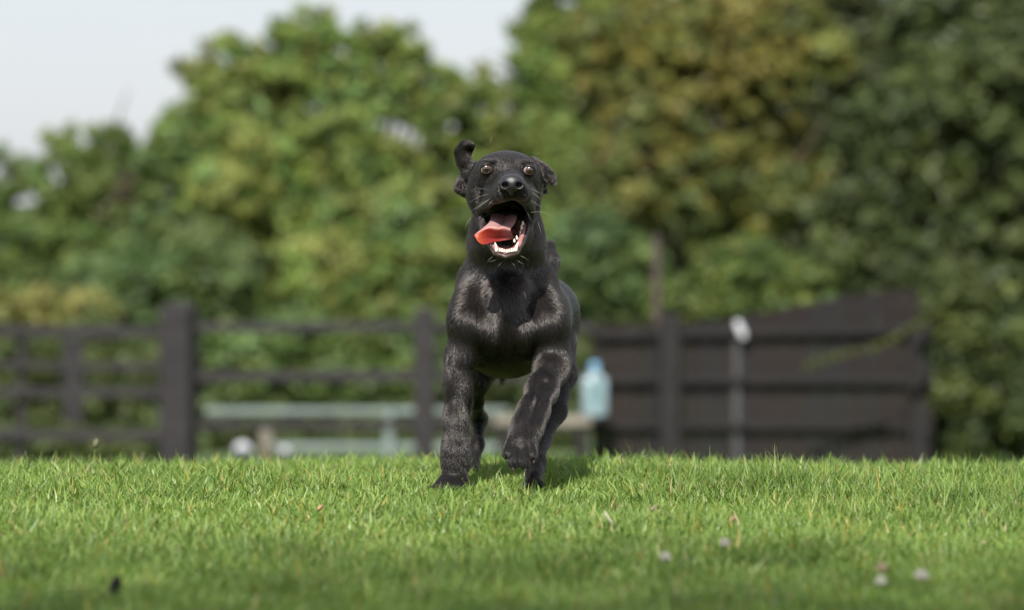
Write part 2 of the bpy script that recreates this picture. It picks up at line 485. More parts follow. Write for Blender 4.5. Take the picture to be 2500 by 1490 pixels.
tree('shrub', 'dark low shrub behind the pale railing', 'shrub',
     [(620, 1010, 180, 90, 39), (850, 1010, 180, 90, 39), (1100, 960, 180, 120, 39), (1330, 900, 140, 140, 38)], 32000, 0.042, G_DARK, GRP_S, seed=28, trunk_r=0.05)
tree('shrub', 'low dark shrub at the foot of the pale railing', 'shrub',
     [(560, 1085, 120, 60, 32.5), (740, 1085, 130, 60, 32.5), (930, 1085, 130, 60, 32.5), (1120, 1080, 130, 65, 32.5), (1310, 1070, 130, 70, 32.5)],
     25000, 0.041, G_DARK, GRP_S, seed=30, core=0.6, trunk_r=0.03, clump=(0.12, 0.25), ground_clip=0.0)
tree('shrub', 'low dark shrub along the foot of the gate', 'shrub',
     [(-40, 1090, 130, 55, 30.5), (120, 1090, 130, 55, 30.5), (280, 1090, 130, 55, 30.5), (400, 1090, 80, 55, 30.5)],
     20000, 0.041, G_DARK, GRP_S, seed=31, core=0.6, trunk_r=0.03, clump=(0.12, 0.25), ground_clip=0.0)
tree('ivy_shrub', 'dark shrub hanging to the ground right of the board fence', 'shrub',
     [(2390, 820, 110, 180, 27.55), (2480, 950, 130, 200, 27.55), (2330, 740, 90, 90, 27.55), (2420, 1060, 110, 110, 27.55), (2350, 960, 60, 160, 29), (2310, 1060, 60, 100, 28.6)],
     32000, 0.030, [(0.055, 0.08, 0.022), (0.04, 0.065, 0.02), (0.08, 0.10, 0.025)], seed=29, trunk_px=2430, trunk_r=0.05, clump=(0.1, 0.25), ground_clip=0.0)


def added_shade_tree():
    """unseen tree added behind the camera to throw shade on the nearest grass"""
    g = np.random.default_rng(91)
    t = 10.5
    c = np.array([0.2, 3.2, 0.0]) + t * np.array(to_sun)
    base = np.array([c[0] - 0.6, c[1] - 1.0, float(ground_z(c[0], c[1])) - 0.05])
    root = empty('broadleaf_tree', tuple(base)); tag(root, 'added unseen tree behind the camera, put there to shade the near grass', 'tree', GRP_T)
    bm = bmesh.new()
    ms = [tube_mesh('t', limb_pts(base, c, g, 0.03, 8), np.linspace(0.24, 0.09, 8))]
    for _ in range(9):
        q = c + g.normal(size=3) * np.array([2.2, 0.8, 0.6])
        ms.append(tube_mesh('t', limb_pts(base + (c - base) * g.uniform(0.6, 0.95), q, g, 0.1), np.linspace(0.07, 0.012, 6), 6))
    for m_ in ms:
        bm.from_mesh(m_); bpy.data.meshes.remove(m_)
    tm = bpy.data.meshes.new('trunk'); bm.to_mesh(tm); bm.free()
    link('trunk', tm, M['bark'], root, True)
    n = 46000
    u = g.normal(size=(n, 3)); u /= np.linalg.norm(u, axis=1)[:, None]
    pos = c + u * (g.random(n) ** 0.5)[:, None] * np.array([5.2, 2.1, 1.5])
    pos += 0.1 * np.sin(pos[:, [1, 2, 0]] * 3.0)
    nr = g.normal(size=(n, 3)) + np.array([0, 0, 0.5]); nr /= np.linalg.norm(nr, axis=1)[:, None]
    tt = g.normal(size=(n, 3)); tt -= nr * (tt * nr).sum(1)[:, None]; tt /= np.linalg.norm(tt, axis=1)[:, None]
    b = np.cross(nr, tt); s_ = (0.033 * (0.7 + 0.6 * g.random(n)))[:, None]
    V_ = np.stack([pos - tt * s_, pos + b * s_ * 0.55, pos + tt * s_, pos - b * s_ * 0.55], 1).reshape(-1, 3)
    i_ = np.arange(n) * 4
    me = fast_mesh('crown', V_, [np.stack([i_, i_ + 1, i_ + 2, i_ + 3], 1)])
    color_attr(me, np.repeat(np.array(G_MID)[g.integers(0, 3, n)] * (0.8 + 0.4 * g.random((n, 1))), 4, axis=0))
    link('crown', me, M['leaf'], root)


added_shade_tree()  # added tree out of view, only there for its shade


def wood_belt():
    """far wood that reads as one dark mass behind the countable trees"""
    els = []
    g = np.random.default_rng(5)
    for px in range(-3600, 6200, 120):
        top = 460 if px < 450 else (230 if 620 < px < 1130 else 400 if px < 1230 else -160)
        els.append((px, (top + 1150) / 2 + 40, 130, (1150 - top) / 2, 72 + g.uniform(-3, 3)))
    me = leaf_cloud(els, 170000, 0.16, [(0.06, 0.088, 0.03), (0.072, 0.10, 0.034)], clump=(0.3, 0.7), seed=55, ground_clip=0.0)
    o = link('far_wood', me, M['leaf'])
    tag(o, 'dark mass of woodland behind the separate trees', 'woodland', kind='stuff')


wood_belt()


# ------------------------------------------------------------------ fences and yard things
FY = 28.0


def gz(p):
    return float(ground_z(p[0], p[1]))


def post_part(name, px0, px1, top, Y, mat, parent, rotz=0.0, depth=None, cap=0.0, seed=0):
    c = P((px0 + px1) / 2, top, Y)
    base = gz(c) - 0.05
    w = (px1 - px0) * ppm(Y)
    d = depth or w
    bm = bmesh.new()
    h = c[2] - base
    rr = random.Random(seed)
    rings = [(0, 1.0), (h - cap, 1.0), (h, 0.62 if cap > 0.02 else 0.95)]
    vs = []
    for z, s in rings:
        vs.append([bm.verts.new((sx * w / 2 * s, sy * d / 2 * s, z + rr.uniform(-0.004, 0.004))) for sx, sy in ((-1, -1), (1, -1), (1, 1), (-1, 1))])
    for a, b in zip(vs, vs[1:]):
        for k in range(4):
            bm.faces.new((a[k], a[(k + 1) % 4], b[(k + 1) % 4], b[k]))
    bm.faces.new(vs[0][::-1]); bm.faces.new(vs[-1])
    bmesh.ops.bevel(bm, geom=bm.edges[:], offset=0.008, segments=2, affect='EDGES')
    me = bpy.data.meshes.new(name); bm.to_mesh(me); bm.free()
    o = link(name, me, mat)
    o.location = (c[0], Y, base); o.rotation_euler.z = rotz
    o.parent = parent
    o.matrix_parent_inverse = Matrix.Translation(-Vector(parent.location))
    return o


def bar_part(name, pxa, pya, pxb, pyb, hpx, thick, Y, mat, parent, Yb=None, seed=0):
    """rail whose front face runs from (pxa,pya) to (pxb,pyb) (centre line)"""
    a = P(pxa, pya, Y); b = P(pxb, pyb, Yb or Y)
    h = hpx * ppm(Y)
    dv = b - a
    L_ = float(np.linalg.norm(dv))
    me = box_mesh(name, L_, thick, h, 0.008, 0.004, seed)
    o = link(name, me, mat)
    x = Vector(dv).normalized(); up = Vector((0, 0, 1)); y = up.cross(x).normalized(); z = x.cross(y)
    rot = Matrix((x, y, z)).transposed().to_4x4()
    o.matrix_world = Matrix.Translation(Vector((a + b) / 2) - z * (h / 2)) @ rot
    mw = o.matrix_world.copy()
    o.parent = parent
    o.matrix_parent_inverse = Matrix.Translation(-Vector(parent.location))
    o.matrix_basis = mw
    return o


def ground_root(name, px, Y):
    p = P(px, 1150, Y)
    return empty(name, (p[0], Y, gz(p)))


# field gate on the left
gate = ground_root('field_gate', 200, FY + 0.1)
tag(gate, 'dark barred wooden field gate at the left, hung beside the thick post', 'gate')
for i, (ya, yb, h) in enumerate(((808, 811, 27), (891, 896, 20), (957, 959, 24), (1062, 1064, 27))):
    bar_part('gate_bar', -120, ya, 402, yb, h, 0.06, FY + 0.1, M['wood_rail'], gate, seed=i)
post_part('gate_upright', 40, 62, 800, FY + 0.17, M['wood'], gate, depth=0.05, seed=3)
post_part('gate_upright', 388, 406, 800, FY + 0.17, M['wood'], gate, depth=0.05, seed=4)
# hanging post
hp = ground_root('gate_post', 440, FY)
tag(hp, 'thick square dark wooden gate post, tallest on the left', 'post')
post_part('post', 400, 476, 738, FY, M['wood'], hp, rotz=R(-14), cap=0.04, seed=5)
# post behind the gate
bp_ = ground_root('gate_post', 178, 33)
tag(bp_, 'short dark post standing behind the gate bars', 'post')
post_part('post', 155, 202, 826, 33, M['wood'], bp_, rotz=R(10), cap=0.02, seed=6)
# post and rail fence, gate post to board fence
rf = ground_root('rail_fence', 760, FY)
tag(rf, 'dark three-rail wooden fence running behind the dog', 'fence')
for i, (ya, yb, h) in enumerate(((800, 798, 24), (920, 918, 28), (1038, 1036, 24))):
    bar_part('rail', 470, ya, 1014, yb, h, 0.05, FY + 0.04, M['wood_rail'], rf, seed=10 + i)
    bar_part('rail', 1018, ya - 2, 1452, yb + 2, h, 0.05, FY + 0.04, M['wood_rail'], rf, seed=20 + i)
post_part('post', 1012, 1062, 750, FY - 0.02, M['wood'], rf, cap=0.02, seed=7, depth=0.14)
# closed board fence on the right
bf = ground_root('board_fence', 1850, FY)
tag(bf, 'tall dark board fence rising to the right behind the lawn', 'fence')


def board_top(px):
    return float(np.interp(px, [1440, 1660, 1780, 1966, 2083, 2230, 2300], [795, 792, 778, 744, 720, 704, 702]))


px = 1446.0
k = 0
rr = random.Random(3)
while px < 2236:
    w = 33 + rr.uniform(-2, 2)
    o = post_part('board', px, px + w - 1.2, board_top(px + w / 2) + rr.uniform(-3, 3), FY + 0.10 + (0.012 if k % 2 else 0.0), M['wood_red'] if rr.random() < 0.6 else M['wood_black'], bf, depth=0.02, seed=40 + k)
    px += w; k += 1
for i, (ya, yb, h) in enumerate(((818, 806, 19), (930, 930, 19), (1040, 1042, 18))):
    bar_part('rail', 1446, ya, 2236, yb, h, 0.06, FY + 0.045, M['wood_dark'], bf, seed=60 + i)
post_part('post', 1610, 1660, 764, FY - 0.03, M['wood_dark'], bf, depth=0.12, cap=0.02, seed=71)
post_part('post', 2222, 2276, 780, FY - 0.03, M['wood_dark'], bf, depth=0.12, cap=0.02, seed=72)
# thin tall pole beside the fence post
tp = ground_root('thin_pole', 1603, FY + 0.3)
tag(tp, 'thin mauve-brown pole standing high above the fence right of the dog', 'pole')
a = P(1603, 582, FY + 0.3)
ob = link('shaft', tube_mesh('shaft', [(a[0], FY + 0.3, gz(a) - 0.1), (a[0], FY + 0.3, 0.3), tuple(a)], [0.03, 0.028, 0.026], 10), M['mauve_pole'], tp, True)
cap = link('finial', tube_mesh('finial', [a, a + np.array([0, 0, 0.012]), a + np.array([0, 0, 0.03])], [0.029, 0.03, 0.012], 10), M['mauve_pole'], tp, True)
# grey strip post between the board fence rails
gp = ground_root('grey_post', 1798, FY + 0.09)
tag(gp, 'pale grey metal strip fixed to the board fence below the white lamp', 'post')
a = P(1798, 826, FY + 0.075); b0 = gz(a)
link('strip', tube_mesh('strip', [(a[0], FY + 0.079, b0), tuple(a)], [0.026, 0.026], 4), M['grey_metal'], gp)


def lathe(name, prof, seg=20, sy=1.0):
    V, F = [], []
    for r_, z in prof:
        for k_ in range(seg):
            a_ = 2 * math.pi * k_ / seg
            V.append((r_ * math.cos(a_), r_ * math.sin(a_) * sy, z))
    for i_ in range(len(prof) - 1):
        for k_ in range(seg):
            F.append((i_ * seg + k_, i_ * seg + (k_ + 1) % seg, (i_ + 1) * seg + (k_ + 1) % seg, (i_ + 1) * seg + k_))
    F.append(tuple(range(seg))[::-1]); F.append(tuple((len(prof) - 1) * seg + k_ for k_ in range(seg)))
    me = bpy.data.meshes.new(name); me.from_pydata(V, [], F); me.validate()
    return me


# white oval lamp on the fence
c = P(1808, 806, FY - 0.03)
lamp = empty('wall_lamp', (c[0], FY - 0.02, c[2]))
tag(lamp, 'small tilted white oval lamp on the dark board fence', 'lamp')
prof = [(0.001, -0.075), (0.016, -0.068), (0.026, -0.042), (0.029, 0.0), (0.026, 0.042), (0.016, 0.068), (0.001, 0.075)]
o = link('cover', lathe('cover', prof, 18, 0.55), M['white'], lamp, True)
o.location = tuple(c); o.rotation_euler = (0, R(-24), 0)
o2 = link('bracket', box_mesh('bracket', 0.05, 0.06, 0.05, 0.006), M['grey_metal'], lamp)
o2.location = (c[0] - 0.02, FY + 0.01, c[2] + 0.02)

# pale railing in the yard behind the rail fence
pr = ground_root('yard_railing', 860, 31)
tag(pr, 'pale green-grey two-bar metal railing behind the rail fence', 'railing')
bar_part('rail', 502, 1004, 1240, 1003, 15, 0.05, 31, M['pale_metal'], pr, seed=80)
bar_part('rail', 664, 1090, 1240, 1091, 15, 0.05, 31, M['pale_metal'], pr, seed=81)
post_part('post', 938, 960, 1004, 30.93, M['pale_metal'], pr, depth=0.06, seed=82)
post_part('post', 1222, 1242, 1000, 31.07, M['pale_metal'], pr, depth=0.06, seed=84)
cp = ground_root('cream_post', 650, 30.4)
tag(cp, 'short cream bollard beside the white ball behind the fence', 'bollard')
hb = P(650, 1046, 30.4)[2] - cp.location.z
o = link('shaft', lathe('shaft', [(0.058, -0.03), (0.056, hb * 0.6), (0.055, hb - 0.05), (0.045, hb - 0.015), (0.02, hb)], 16), M['cream'], cp, True)
o.location = cp.location
for (bx_, by_, br, lab) in ((592, 1102, 24, 'larger white ball on the ground near the thick gate post'), (696, 1102, 13, 'smaller white ball right of the cream bollard')):
    Yb = 29.3
    cpt = P(bx_, by_, Yb); rad = br * ppm(Yb)
    g0 = gz(cpt)
    rt = empty('ball', (cpt[0], Yb, g0)); tag(rt, lab, 'ball', 'white balls behind the fence')
    zc = cpt[2]
    bm = bmesh.new(); bmesh.ops.create_icosphere(bm, subdivisions=3, radius=rad)
    me = bpy.data.meshes.new('shell'); bm.to_mesh(me); bm.free()
    o = link('shell', me, M['white'], rt, True); o.location = (cpt[0], Yb, zc)
    # the ball is on a low stand so that it clears the lawn edge
    st = link('stand', lathe('stand', [(rad * 0.8, 0), (rad * 0.7, (zc - g0 - rad * 0.8) * 0.5), (rad * 0.62, zc - g0 - rad * 0.75)], 12), M['wood'], rt, True)
    st.location = (cpt[0], Yb, g0)

# stone bench and water bottle right of the dog
bn = ground_root('stone_bench', 1325, 27.6)
tag(bn, 'low cream stone bench behind the dog carrying the blue bottle', 'bench')
t0 = P(1325, 1016, 27.6)
o = link('slab', box_mesh('slab', 235 * ppm(27.6), 0.4, 0.06, 0.01, 0.004, 5), M['cream'], bn); o.location = (t0[0], 27.6, t0[2] - 0.06)
for sx in (-0.28, 0.28):
    o = link('support', box_mesh('support', 0.09, 0.34, t0[2] - 0.06 - bn.location.z + 0.05, 0.008), M['wood_dark'], bn)
    o.location = (t0[0] + sx, 27.6, bn.location.z - 0.05)
M['bottle'], N_, L_, b_, o_ = mat_new('blue_plastic')
b_.inputs['Base Color'].default_value = (0.22, 0.305, 0.335, 1); b_.inputs['Roughness'].default_value = 0.28
b_.inputs['Subsurface Weight'].default_value = 0.08; b_.inputs['Subsurface Radius'].default_value = (0.05, 0.08, 0.1)
M['cap'], N_, L_, b_, o_ = mat_new('blue_cap')
b_.inputs['Base Color'].default_value = (0.16, 0.36, 0.55, 1); b_.inputs['Roughness'].default_value = 0.4
c0 = P(1452, 1015, 27.55)
bt = empty('water_container', (c0[0], 27.55, t0[2])); tag(bt, 'pale blue plastic water container with a handle slot on the bench', 'container')


def container_mesh():
    s = ppm(27.55)
    bm = bmesh.new()
    W, D = 31 * s, 0.07
    prof = [(0.9, 0), (1, 6 * s), (1, 82 * s), (0.96, 92 * s), (0.6, 101 * s), (0.36, 105 * s), (0.34, 116 * s)]
    seg = 32
    rings = []
    for f, z in prof:
        ring = []
        for k_ in range(seg):
            a_ = 2 * math.pi * k_ / seg
            n_ = 5.0 if f > 0.7 else 2.5
            ca, sa = math.cos(a_), math.sin(a_)
            q = (abs(ca) ** n_ + abs(sa) ** n_) ** (-1 / n_)
            dd = D if f > 0.7 else D * 1.2 * (W / D if False else 1)
            ring.append(bm.verts.new((W * f * q * ca, dd * f * q * sa, z)))
        rings.append(ring)
    for r1_, r2_ in zip(rings, rings[1:]):
        for k_ in range(seg):
            bm.faces.new((r1_[k_], r1_[(k_ + 1) % seg], r2_[(k_ + 1) % seg], r2_[k_]))
    bm.faces.new(rings[0][::-1]); bm.faces.new(rings[-1])
    me = bpy.data.meshes.new('body'); bm.to_mesh(me); bm.free()
    return me


o = link('body', container_mesh(), M['bottle'], bt, True); o.location = (c0[0], 27.55, t0[2])
o = link('cap', lathe('cap', [(0.034, 115 * ppm(27.55)), (0.036, 119 * ppm(27.55)), (0.035, 128 * ppm(27.55)), (0.03, 132 * ppm(27.55))], 18), M['cap'], bt, True); o.location = (c0[0], 27.55, t0[2])
M['slot'] = noise_mat('recess_shade', (0.07, 0.13, 0.14), (0.1, 0.17, 0.18), 5, 0.5, 0.02)
o = link('handle_recess_shade', box_mesh('handle_recess_shade', 0.05, 0.012, 0.19, 0.005), M['slot'], bt); o.location = (c0[0] + 0.008, 27.55 - 0.072, t0[2] + 0.1)  # dark block on the front; the slot's shade is put into its colour


# leafy spray reaching across the board fence
def spray():
    pts = [P(2290, 760, 27.4), P(2230, 800, 27.35), P(2150, 845, 27.3), P(2060, 866, 27.3), P(1970, 892, 27.3)]
    root = empty('bramble_spray', tuple(pts[0])); tag(root, 'leafy bramble spray arching left across the dark board fence', 'branch')
    link('stem', tube_mesh('stem', pts, [0.008, 0.007, 0.006, 0.005, 0.003], 6), M['bark'], root, True)
    els = []
    for f in np.linspace(0, 1, 15):
        i_ = min(int(f * 4), 3); q = f * 4 - i_
        pxs = [2290, 2230, 2150, 2060, 1970]; pys = [760, 800, 845, 866, 892]
        els.append((pxs[i_] + (pxs[i_ + 1] - pxs[i_]) * q, pys[i_] + (pys[i_ + 1] - pys[i_]) * q, 9, 8, 27.3))
    me = leaf_cloud(els, 15 * 165, 0.016, [(0.12, 0.15, 0.045), (0.14, 0.16, 0.05)], clump=(0.03, 0.075), seed=77)
    link('leaves', me, M['leaf'], root)


spray()

# ------------------------------------------------------------------ dog
class SDF:
    def __init__(self):
        self.prims = []

    def cone(self, a, ra, b, rb, k=0.02, op='u', d=(0, 0, -1), ln=0.009, fl=None):
        A, B = P(*a), P(*b)
        self.prims.append(dict(t='c', A=A, B=B, ra=ra * ppm(a[2]), rb=rb * ppm(b[2]), k=k, op=op, d=d, ln=ln, fl=fl))

    def chain(self, pts, k=0.02, d=None, ln=0.009, op='u'):
        for p, q in zip(pts, pts[1:]):
            dd = d if d is not None else tuple(P(*q[:3]) - P(*p[:3]))
            self.cone(p[:3], p[3], q[:3], q[3], k, op, dd, ln)

    def ell(self, c, r, k=0.02, op='u', d=(0, 0, -1), ln=0.009, rot=None):
        """r = (px, metres depth, px)"""
        C = P(*c); s = ppm(c[2])
        rad = np.array([r[0] * s, r[1], r[2] * s])
        Rm = np.array(rot) if rot is not None else np.eye(3)
        self.prims.append(dict(t='e', A=C, rad=rad, R=Rm, k=k, op=op, d=d, ln=ln))

    @staticmethod
    def dist(p, X):
        if p['t'] == 'c':
            A, ba = p['A'], p['B'] - p['A']
            pa = X - A
            h = np.clip((pa @ ba) / (ba @ ba + 1e-12), 0, 1)
            return np.linalg.norm(pa - h[..., None] * ba, axis=-1) - (p['ra'] + (p['rb'] - p['ra']) * h)
        q = (X - p['A']) @ p['R']
        k0 = np.linalg.norm(q / p['rad'], axis=-1)
        k1 = np.linalg.norm(q / p['rad'] ** 2, axis=-1) + 1e-9
        return k0 * (k0 - 1) / k1

    @staticmethod
    def bounds(p):
        if p['t'] == 'c':
            r = max(p['ra'], p['rb'])
            return np.minimum(p['A'], p['B']) - r, np.maximum(p['A'], p['B']) + r
        r = p['rad'].max()
        return p['A'] - r, p['A'] + r

    def field(self, xs, ys, zs):
        F = np.full((len(xs), len(ys), len(zs)), 0.08, dtype=np.float32)
        for p in self.prims:
            lo, hi = self.bounds(p)
            mg = p['k'] + 0.012
            i0, i1 = np.searchsorted(xs, lo[0] - mg), np.searchsorted(xs, hi[0] + mg)
            j0, j1 = np.searchsorted(ys, lo[1] - mg), np.searchsorted(ys, hi[1] + mg)
            k0, k1 = np.searchsorted(zs, lo[2] - mg), np.searchsorted(zs, hi[2] + mg)
            if i1 <= i0 or j1 <= j0 or k1 <= k0:
                continue
            X = np.stack(np.meshgrid(xs[i0:i1], ys[j0:j1], zs[k0:k1], indexing='ij'), -1)
            d = self.dist(p, X).astype(np.float32)
            cur = F[i0:i1, j0:j1, k0:k1]
            k = p['k']
            if p['op'] == 'u':
                h = np.clip(0.5 + 0.5 * (cur - d) / k, 0, 1)
                new = cur + (d - cur) * h - k * h * (1 - h)
            else:
                h = np.clip(0.5 - 0.5 * (cur + d) / k, 0, 1)
                new = cur + (-d - cur) * h + k * h * (1 - h)
            F[i0:i1, j0:j1, k0:k1] = new
        return F


def surface_nets(F, xs, ys, zs):
    s = F < 0
    nx, ny, nz = F.shape
    cnt = np.zeros((nx - 1, ny - 1, nz - 1), np.int8)
    for a in (0, 1):
        for b in (0, 1):
            for c_ in (0, 1):
                cnt += s[a:nx - 1 + a, b:ny - 1 + b, c_:nz - 1 + c_]
    act = (cnt > 0) & (cnt < 8)
    I, J, K = np.nonzero(act)
    n = len(I)
    idx = np.full(act.shape, -1, np.int32); idx[I, J, K] = np.arange(n)
    acc = np.zeros((n, 3)); num = np.zeros(n)
    corners = [(a, b, c_) for a in (0, 1) for b in (0, 1) for c_ in (0, 1)]
    for c1 in corners:
        for ax in range(3):
            if c1[ax] == 1: continue
            c2 = list(c1); c2[ax] = 1
            f1 = F[I + c1[0], J + c1[1], K + c1[2]]; f2 = F[I + c2[0], J + c2[1], K + c2[2]]
            cr = (f1 < 0) != (f2 < 0)
            t = np.where(cr, f1 / np.where(cr, f1 - f2, 1), 0)
            p1 = np.stack([xs[I + c1[0]], ys[J + c1[1]], zs[K + c1[2]]], 1)
            p2 = np.stack([xs[I + c2[0]], ys[J + c2[1]], zs[K + c2[2]]], 1)
            acc += np.where(cr[:, None], p1 + (p2 - p1) * t[:, None], 0); num += cr
    V = acc / num[:, None]
    faces = []
    for ax in range(3):
        sl1 = [slice(None)] * 3; sl2 = [slice(None)] * 3
        sl1[ax] = slice(0, -1); sl2[ax] = slice(1, None)
        a, b = s[tuple(sl1)], s[tuple(sl2)]
        e = a != b
        o1, o2 = [(1, 2), (2, 0), (0, 1)][ax]
        G = np.nonzero(e)
        lim = [nx - 1, ny - 1, nz - 1]
        ok = (G[o1] > 0) & (G[o2] > 0) & (G[o1] < lim[o1]) & (G[o2] < lim[o2])
        G = [g_[ok] for g_ in G]

        def cell(d1, d2):
            q = [g_.copy() for g_ in G]
            q[o1] = q[o1] + d1; q[o2] = q[o2] + d2
            return idx[q[0], q[1], q[2]]
        quad = np.stack([cell(-1, -1), cell(0, -1), cell(0, 0), cell(-1, 0)], 1)
        inside = a[G[0], G[1], G[2]]
        quad = np.where(inside[:, None], quad, quad[:, ::-1])
        quad = quad[(quad >= 0).all(1)]
        faces.append(quad)
    return V, np.concatenate(faces)


D = SDF()
HEAD = 'head'
BACK = (0.1, 1, -0.15)
# torso, chest, neck
D.chain([(1250, 775, 7.2, 120), (1285, 775, 7.38, 104), (1318, 772, 7.55, 92)], 0.03, BACK, 0.010)
D.ell((1236, 800, 7.14), (122, 0.15, 126), 0.03, d=(0, 0.2, -1), ln=0.012)
D.ell((1238, 745, 7.05), (78, 0.07, 80), 0.03, d=(0, 0.0, -1), ln=0.013)
D.chain([(1238, 470, 7.05, 74), (1236, 590, 7.09, 84), (1237, 690, 7.125, 110)], 0.03, (0, 0.25, -1), 0.013)
# pectoral swellings either side of a shallow groove
D.ell((1196, 806, 7.01), (34, 0.035, 52), 0.018, d=(-0.3, 0.1, -1), ln=0.011)
D.ell((1280, 806, 7.01), (34, 0.035, 52), 0.018, d=(0.3, 0.1, -1), ln=0.011)
D.ell((1163, 742, 6.985), (15, 0.03, 26), 0.03, 's')
D.ell((1306, 742, 6.985), (14, 0.03, 26), 0.03, 's')
D.cone((1238, 790, 6.965), 5, (1238, 880, 6.985), 9, 0.02, 's')
# rump and tail
D.ell((1318, 770, 7.56), (92, 0.09, 94), 0.03, d=BACK, ln=0.010)
D.chain([(1335, 690, 7.62, 26), (1347, 640, 7.66, 18), (1343, 604, 7.69, 17)], 0.02, None, 0.012)
# near shoulders and upper arms
D.chain([(1168, 690, 7.11, 54), (1143, 785, 7.025, 45), (1128, 870, 7.025, 39)], 0.026, (-0.25, 0.5, -1), 0.010)
D.ell((1144, 770, 7.05), (38, 0.03, 60), 0.03, d=(-0.5, 0.4, -1), ln=0.010)
D.chain([(1312, 690, 7.12, 50), (1340, 790, 7.03, 45), (1352, 870, 7.035, 40)], 0.026, (0.25, 0.5, -1), 0.010)
D.ell((1334, 772, 7.05), (36, 0.03, 60), 0.03, d=(0.5, 0.4, -1), ln=0.010)
# standing foreleg (photo left)
D.chain([(1124, 872, 7.03, 36), (1116, 940, 7.02, 32), (1111, 1030, 6.995, 29), (1111, 1090, 6.985, 29.5), (1112, 1128, 6.98, 31), (1109, 1166, 6.975, 30)], 0.024, (0, 0.1, -1), 0.006)
D.chain([(1140, 900, 7.1, 22), (1138, 985, 7.04, 15), (1136, 1060, 7.01, 9)], 0.012, (0.4, 0.4, -1), 0.008)     # tendon ridge at the back
D.cone((1097, 912, 7.09), 16, (1100, 975, 7.06), 10, 0.02, d=(0, 0.1, -1), ln=0.007)                      # elbow point
for tx, ty, tY in ((1077, 1186, 6.945), (1096, 1190, 6.93), (1119, 1190, 6.93), (1138, 1184, 6.945)):
    D.cone((tx * 0.6 + 1108 * 0.4, 1168, 6.97), 16, (tx, ty, tY), 14, 0.009, d=(0, -0.6, -1), ln=0.004)
D.cone((1085, 1172, 6.96), 16, (1057, 1192, 6.945), 9, 0.008, d=(-1, -0.2, -0.6), ln=0.004)
D.cone((1131, 925, 6.985), 4, (1129, 1075, 6.955), 4, 0.014, 's')
D.ell((1098, 925, 7.0), (14, 0.018, 48), 0.016, d=(0, 0.1, -1), ln=0.006)
D.ell((1112, 1098, 6.968), (22, 0.012, 16), 0.014, d=(0, 0.1, -1), ln=0.005)
# raised foreleg (photo right)
D.chain([(1354, 872, 7.04, 39), (1345, 905, 7.02, 38), (1322, 955, 6.955, 37), (1302, 1005, 6.885, 36), (1286, 1045, 6.85, 37), (1273, 1085, 6.825, 40)], 0.026, (-0.3, -0.25, -1), 0.006)
D.ell((1270, 1100, 6.828), (43, 0.028, 30), 0.012, d=(-0.1, -0.3, -1), ln=0.003)
for tx, ty, tY, tr in ((1238, 1110, 6.795, 16), (1254, 1131, 6.783, 18), (1282, 1133, 6.783, 18), (1302, 1113, 6.797, 16)):
    D.cone((tx * 0.7 + 1270 * 0.3, ty - 32, tY + 0.02), tr * 0.9, (tx, ty, tY), tr, 0.003, d=(0, -0.2, -1), ln=0.0025)
for gx0, gx1, gy in ((1268, 1268, 1), (1246, 1249, 0), (1292, 1289, 0)):
    D.cone((gx0, 1100, 6.776), 3.0, (gx1, 1156 - 12 * (1 - gy), 6.772), 5.2, 0.003, 's')
D.cone((1330, 930, 6.935), 3, (1292, 1040, 6.81), 3, 0.02, 's')
D.ell((1345, 915, 6.99), (16, 0.018, 40), 0.016, d=(-0.3, -0.25, -1), ln=0.006)
# hind leg, photo right
D.chain([(1358, 815, 7.52, 54), (1372, 915, 7.38, 36), (1357, 1005, 7.32, 26), (1320, 1078, 7.27, 22), (1308, 1130, 7.15, 23), (1302, 1168, 7.08, 25)], 0.02, None, 0.007)
for tx in (1284, 1296, 1309, 1320):
    D.cone((1302, 1168, 7.08), 15, (tx, 1184, 7.045), 12, 0.006, d=(0, -0.4, -1), ln=0.004)
# hind leg, photo left
D.chain([(1240, 830, 7.52, 60), (1168, 925, 7.37, 31), (1160, 980, 7.43, 20), (1170, 1022, 7.52, 19), (1165, 1085, 7.47, 16), (1159, 1132, 7.44, 17)], 0.018, None, 0.007)
for tx in (1148, 1158, 1168):
    D.cone((1159, 1132, 7.44), 12, (tx, 1147, 7.41), 9, 0.005, d=(0, -0.4, -1), ln=0.004)
D.cone((1226, 918, 7.33), 12, (1223, 945, 7.31), 2, 0.012, d=(0, 0, -1), ln=0.012)
# ---- head
D.ell((1236, 433, 6.965), (87, 0.088, 66), 0.02, d=HEAD, ln=0.0045)
D.ell((1168, 474, 6.975), (33, 0.055, 50), 0.018, d=HEAD, ln=0.0045)
D.ell((1294, 472, 6.975), (32, 0.055, 50), 0.018, d=HEAD, ln=0.0045)
D.cone((1241, 440, 6.915), 44, (1249, 455, 6.815), 31, 0.018, d=HEAD, ln=0.003)
D.cone((1203, 478, 6.90), 26, (1228, 471, 6.815), 23, 0.012, d=HEAD, ln=0.003)
D.cone((1214, 486, 6.84), 13, (1174, 512, 6.925), 14, 0.014, d=HEAD, ln=0.003)
D.cone((1290, 476, 6.90), 26, (1271, 471, 6.815), 23, 0.012, d=HEAD, ln=0.003)
D.cone((1282, 485, 6.84), 13, (1296, 510, 6.925), 14, 0.014, d=HEAD, ln=0.003)
# brow ridges
D.ell((1194, 394, 6.895), (22, 0.012, 9), 0.016, d=HEAD, ln=0.0025)
D.ell((1286, 397, 6.895), (22, 0.012, 9), 0.016, d=HEAD, ln=0.0025)
D.ell((1234, 392, 6.862), (9, 0.012, 26), 0.012, 's')
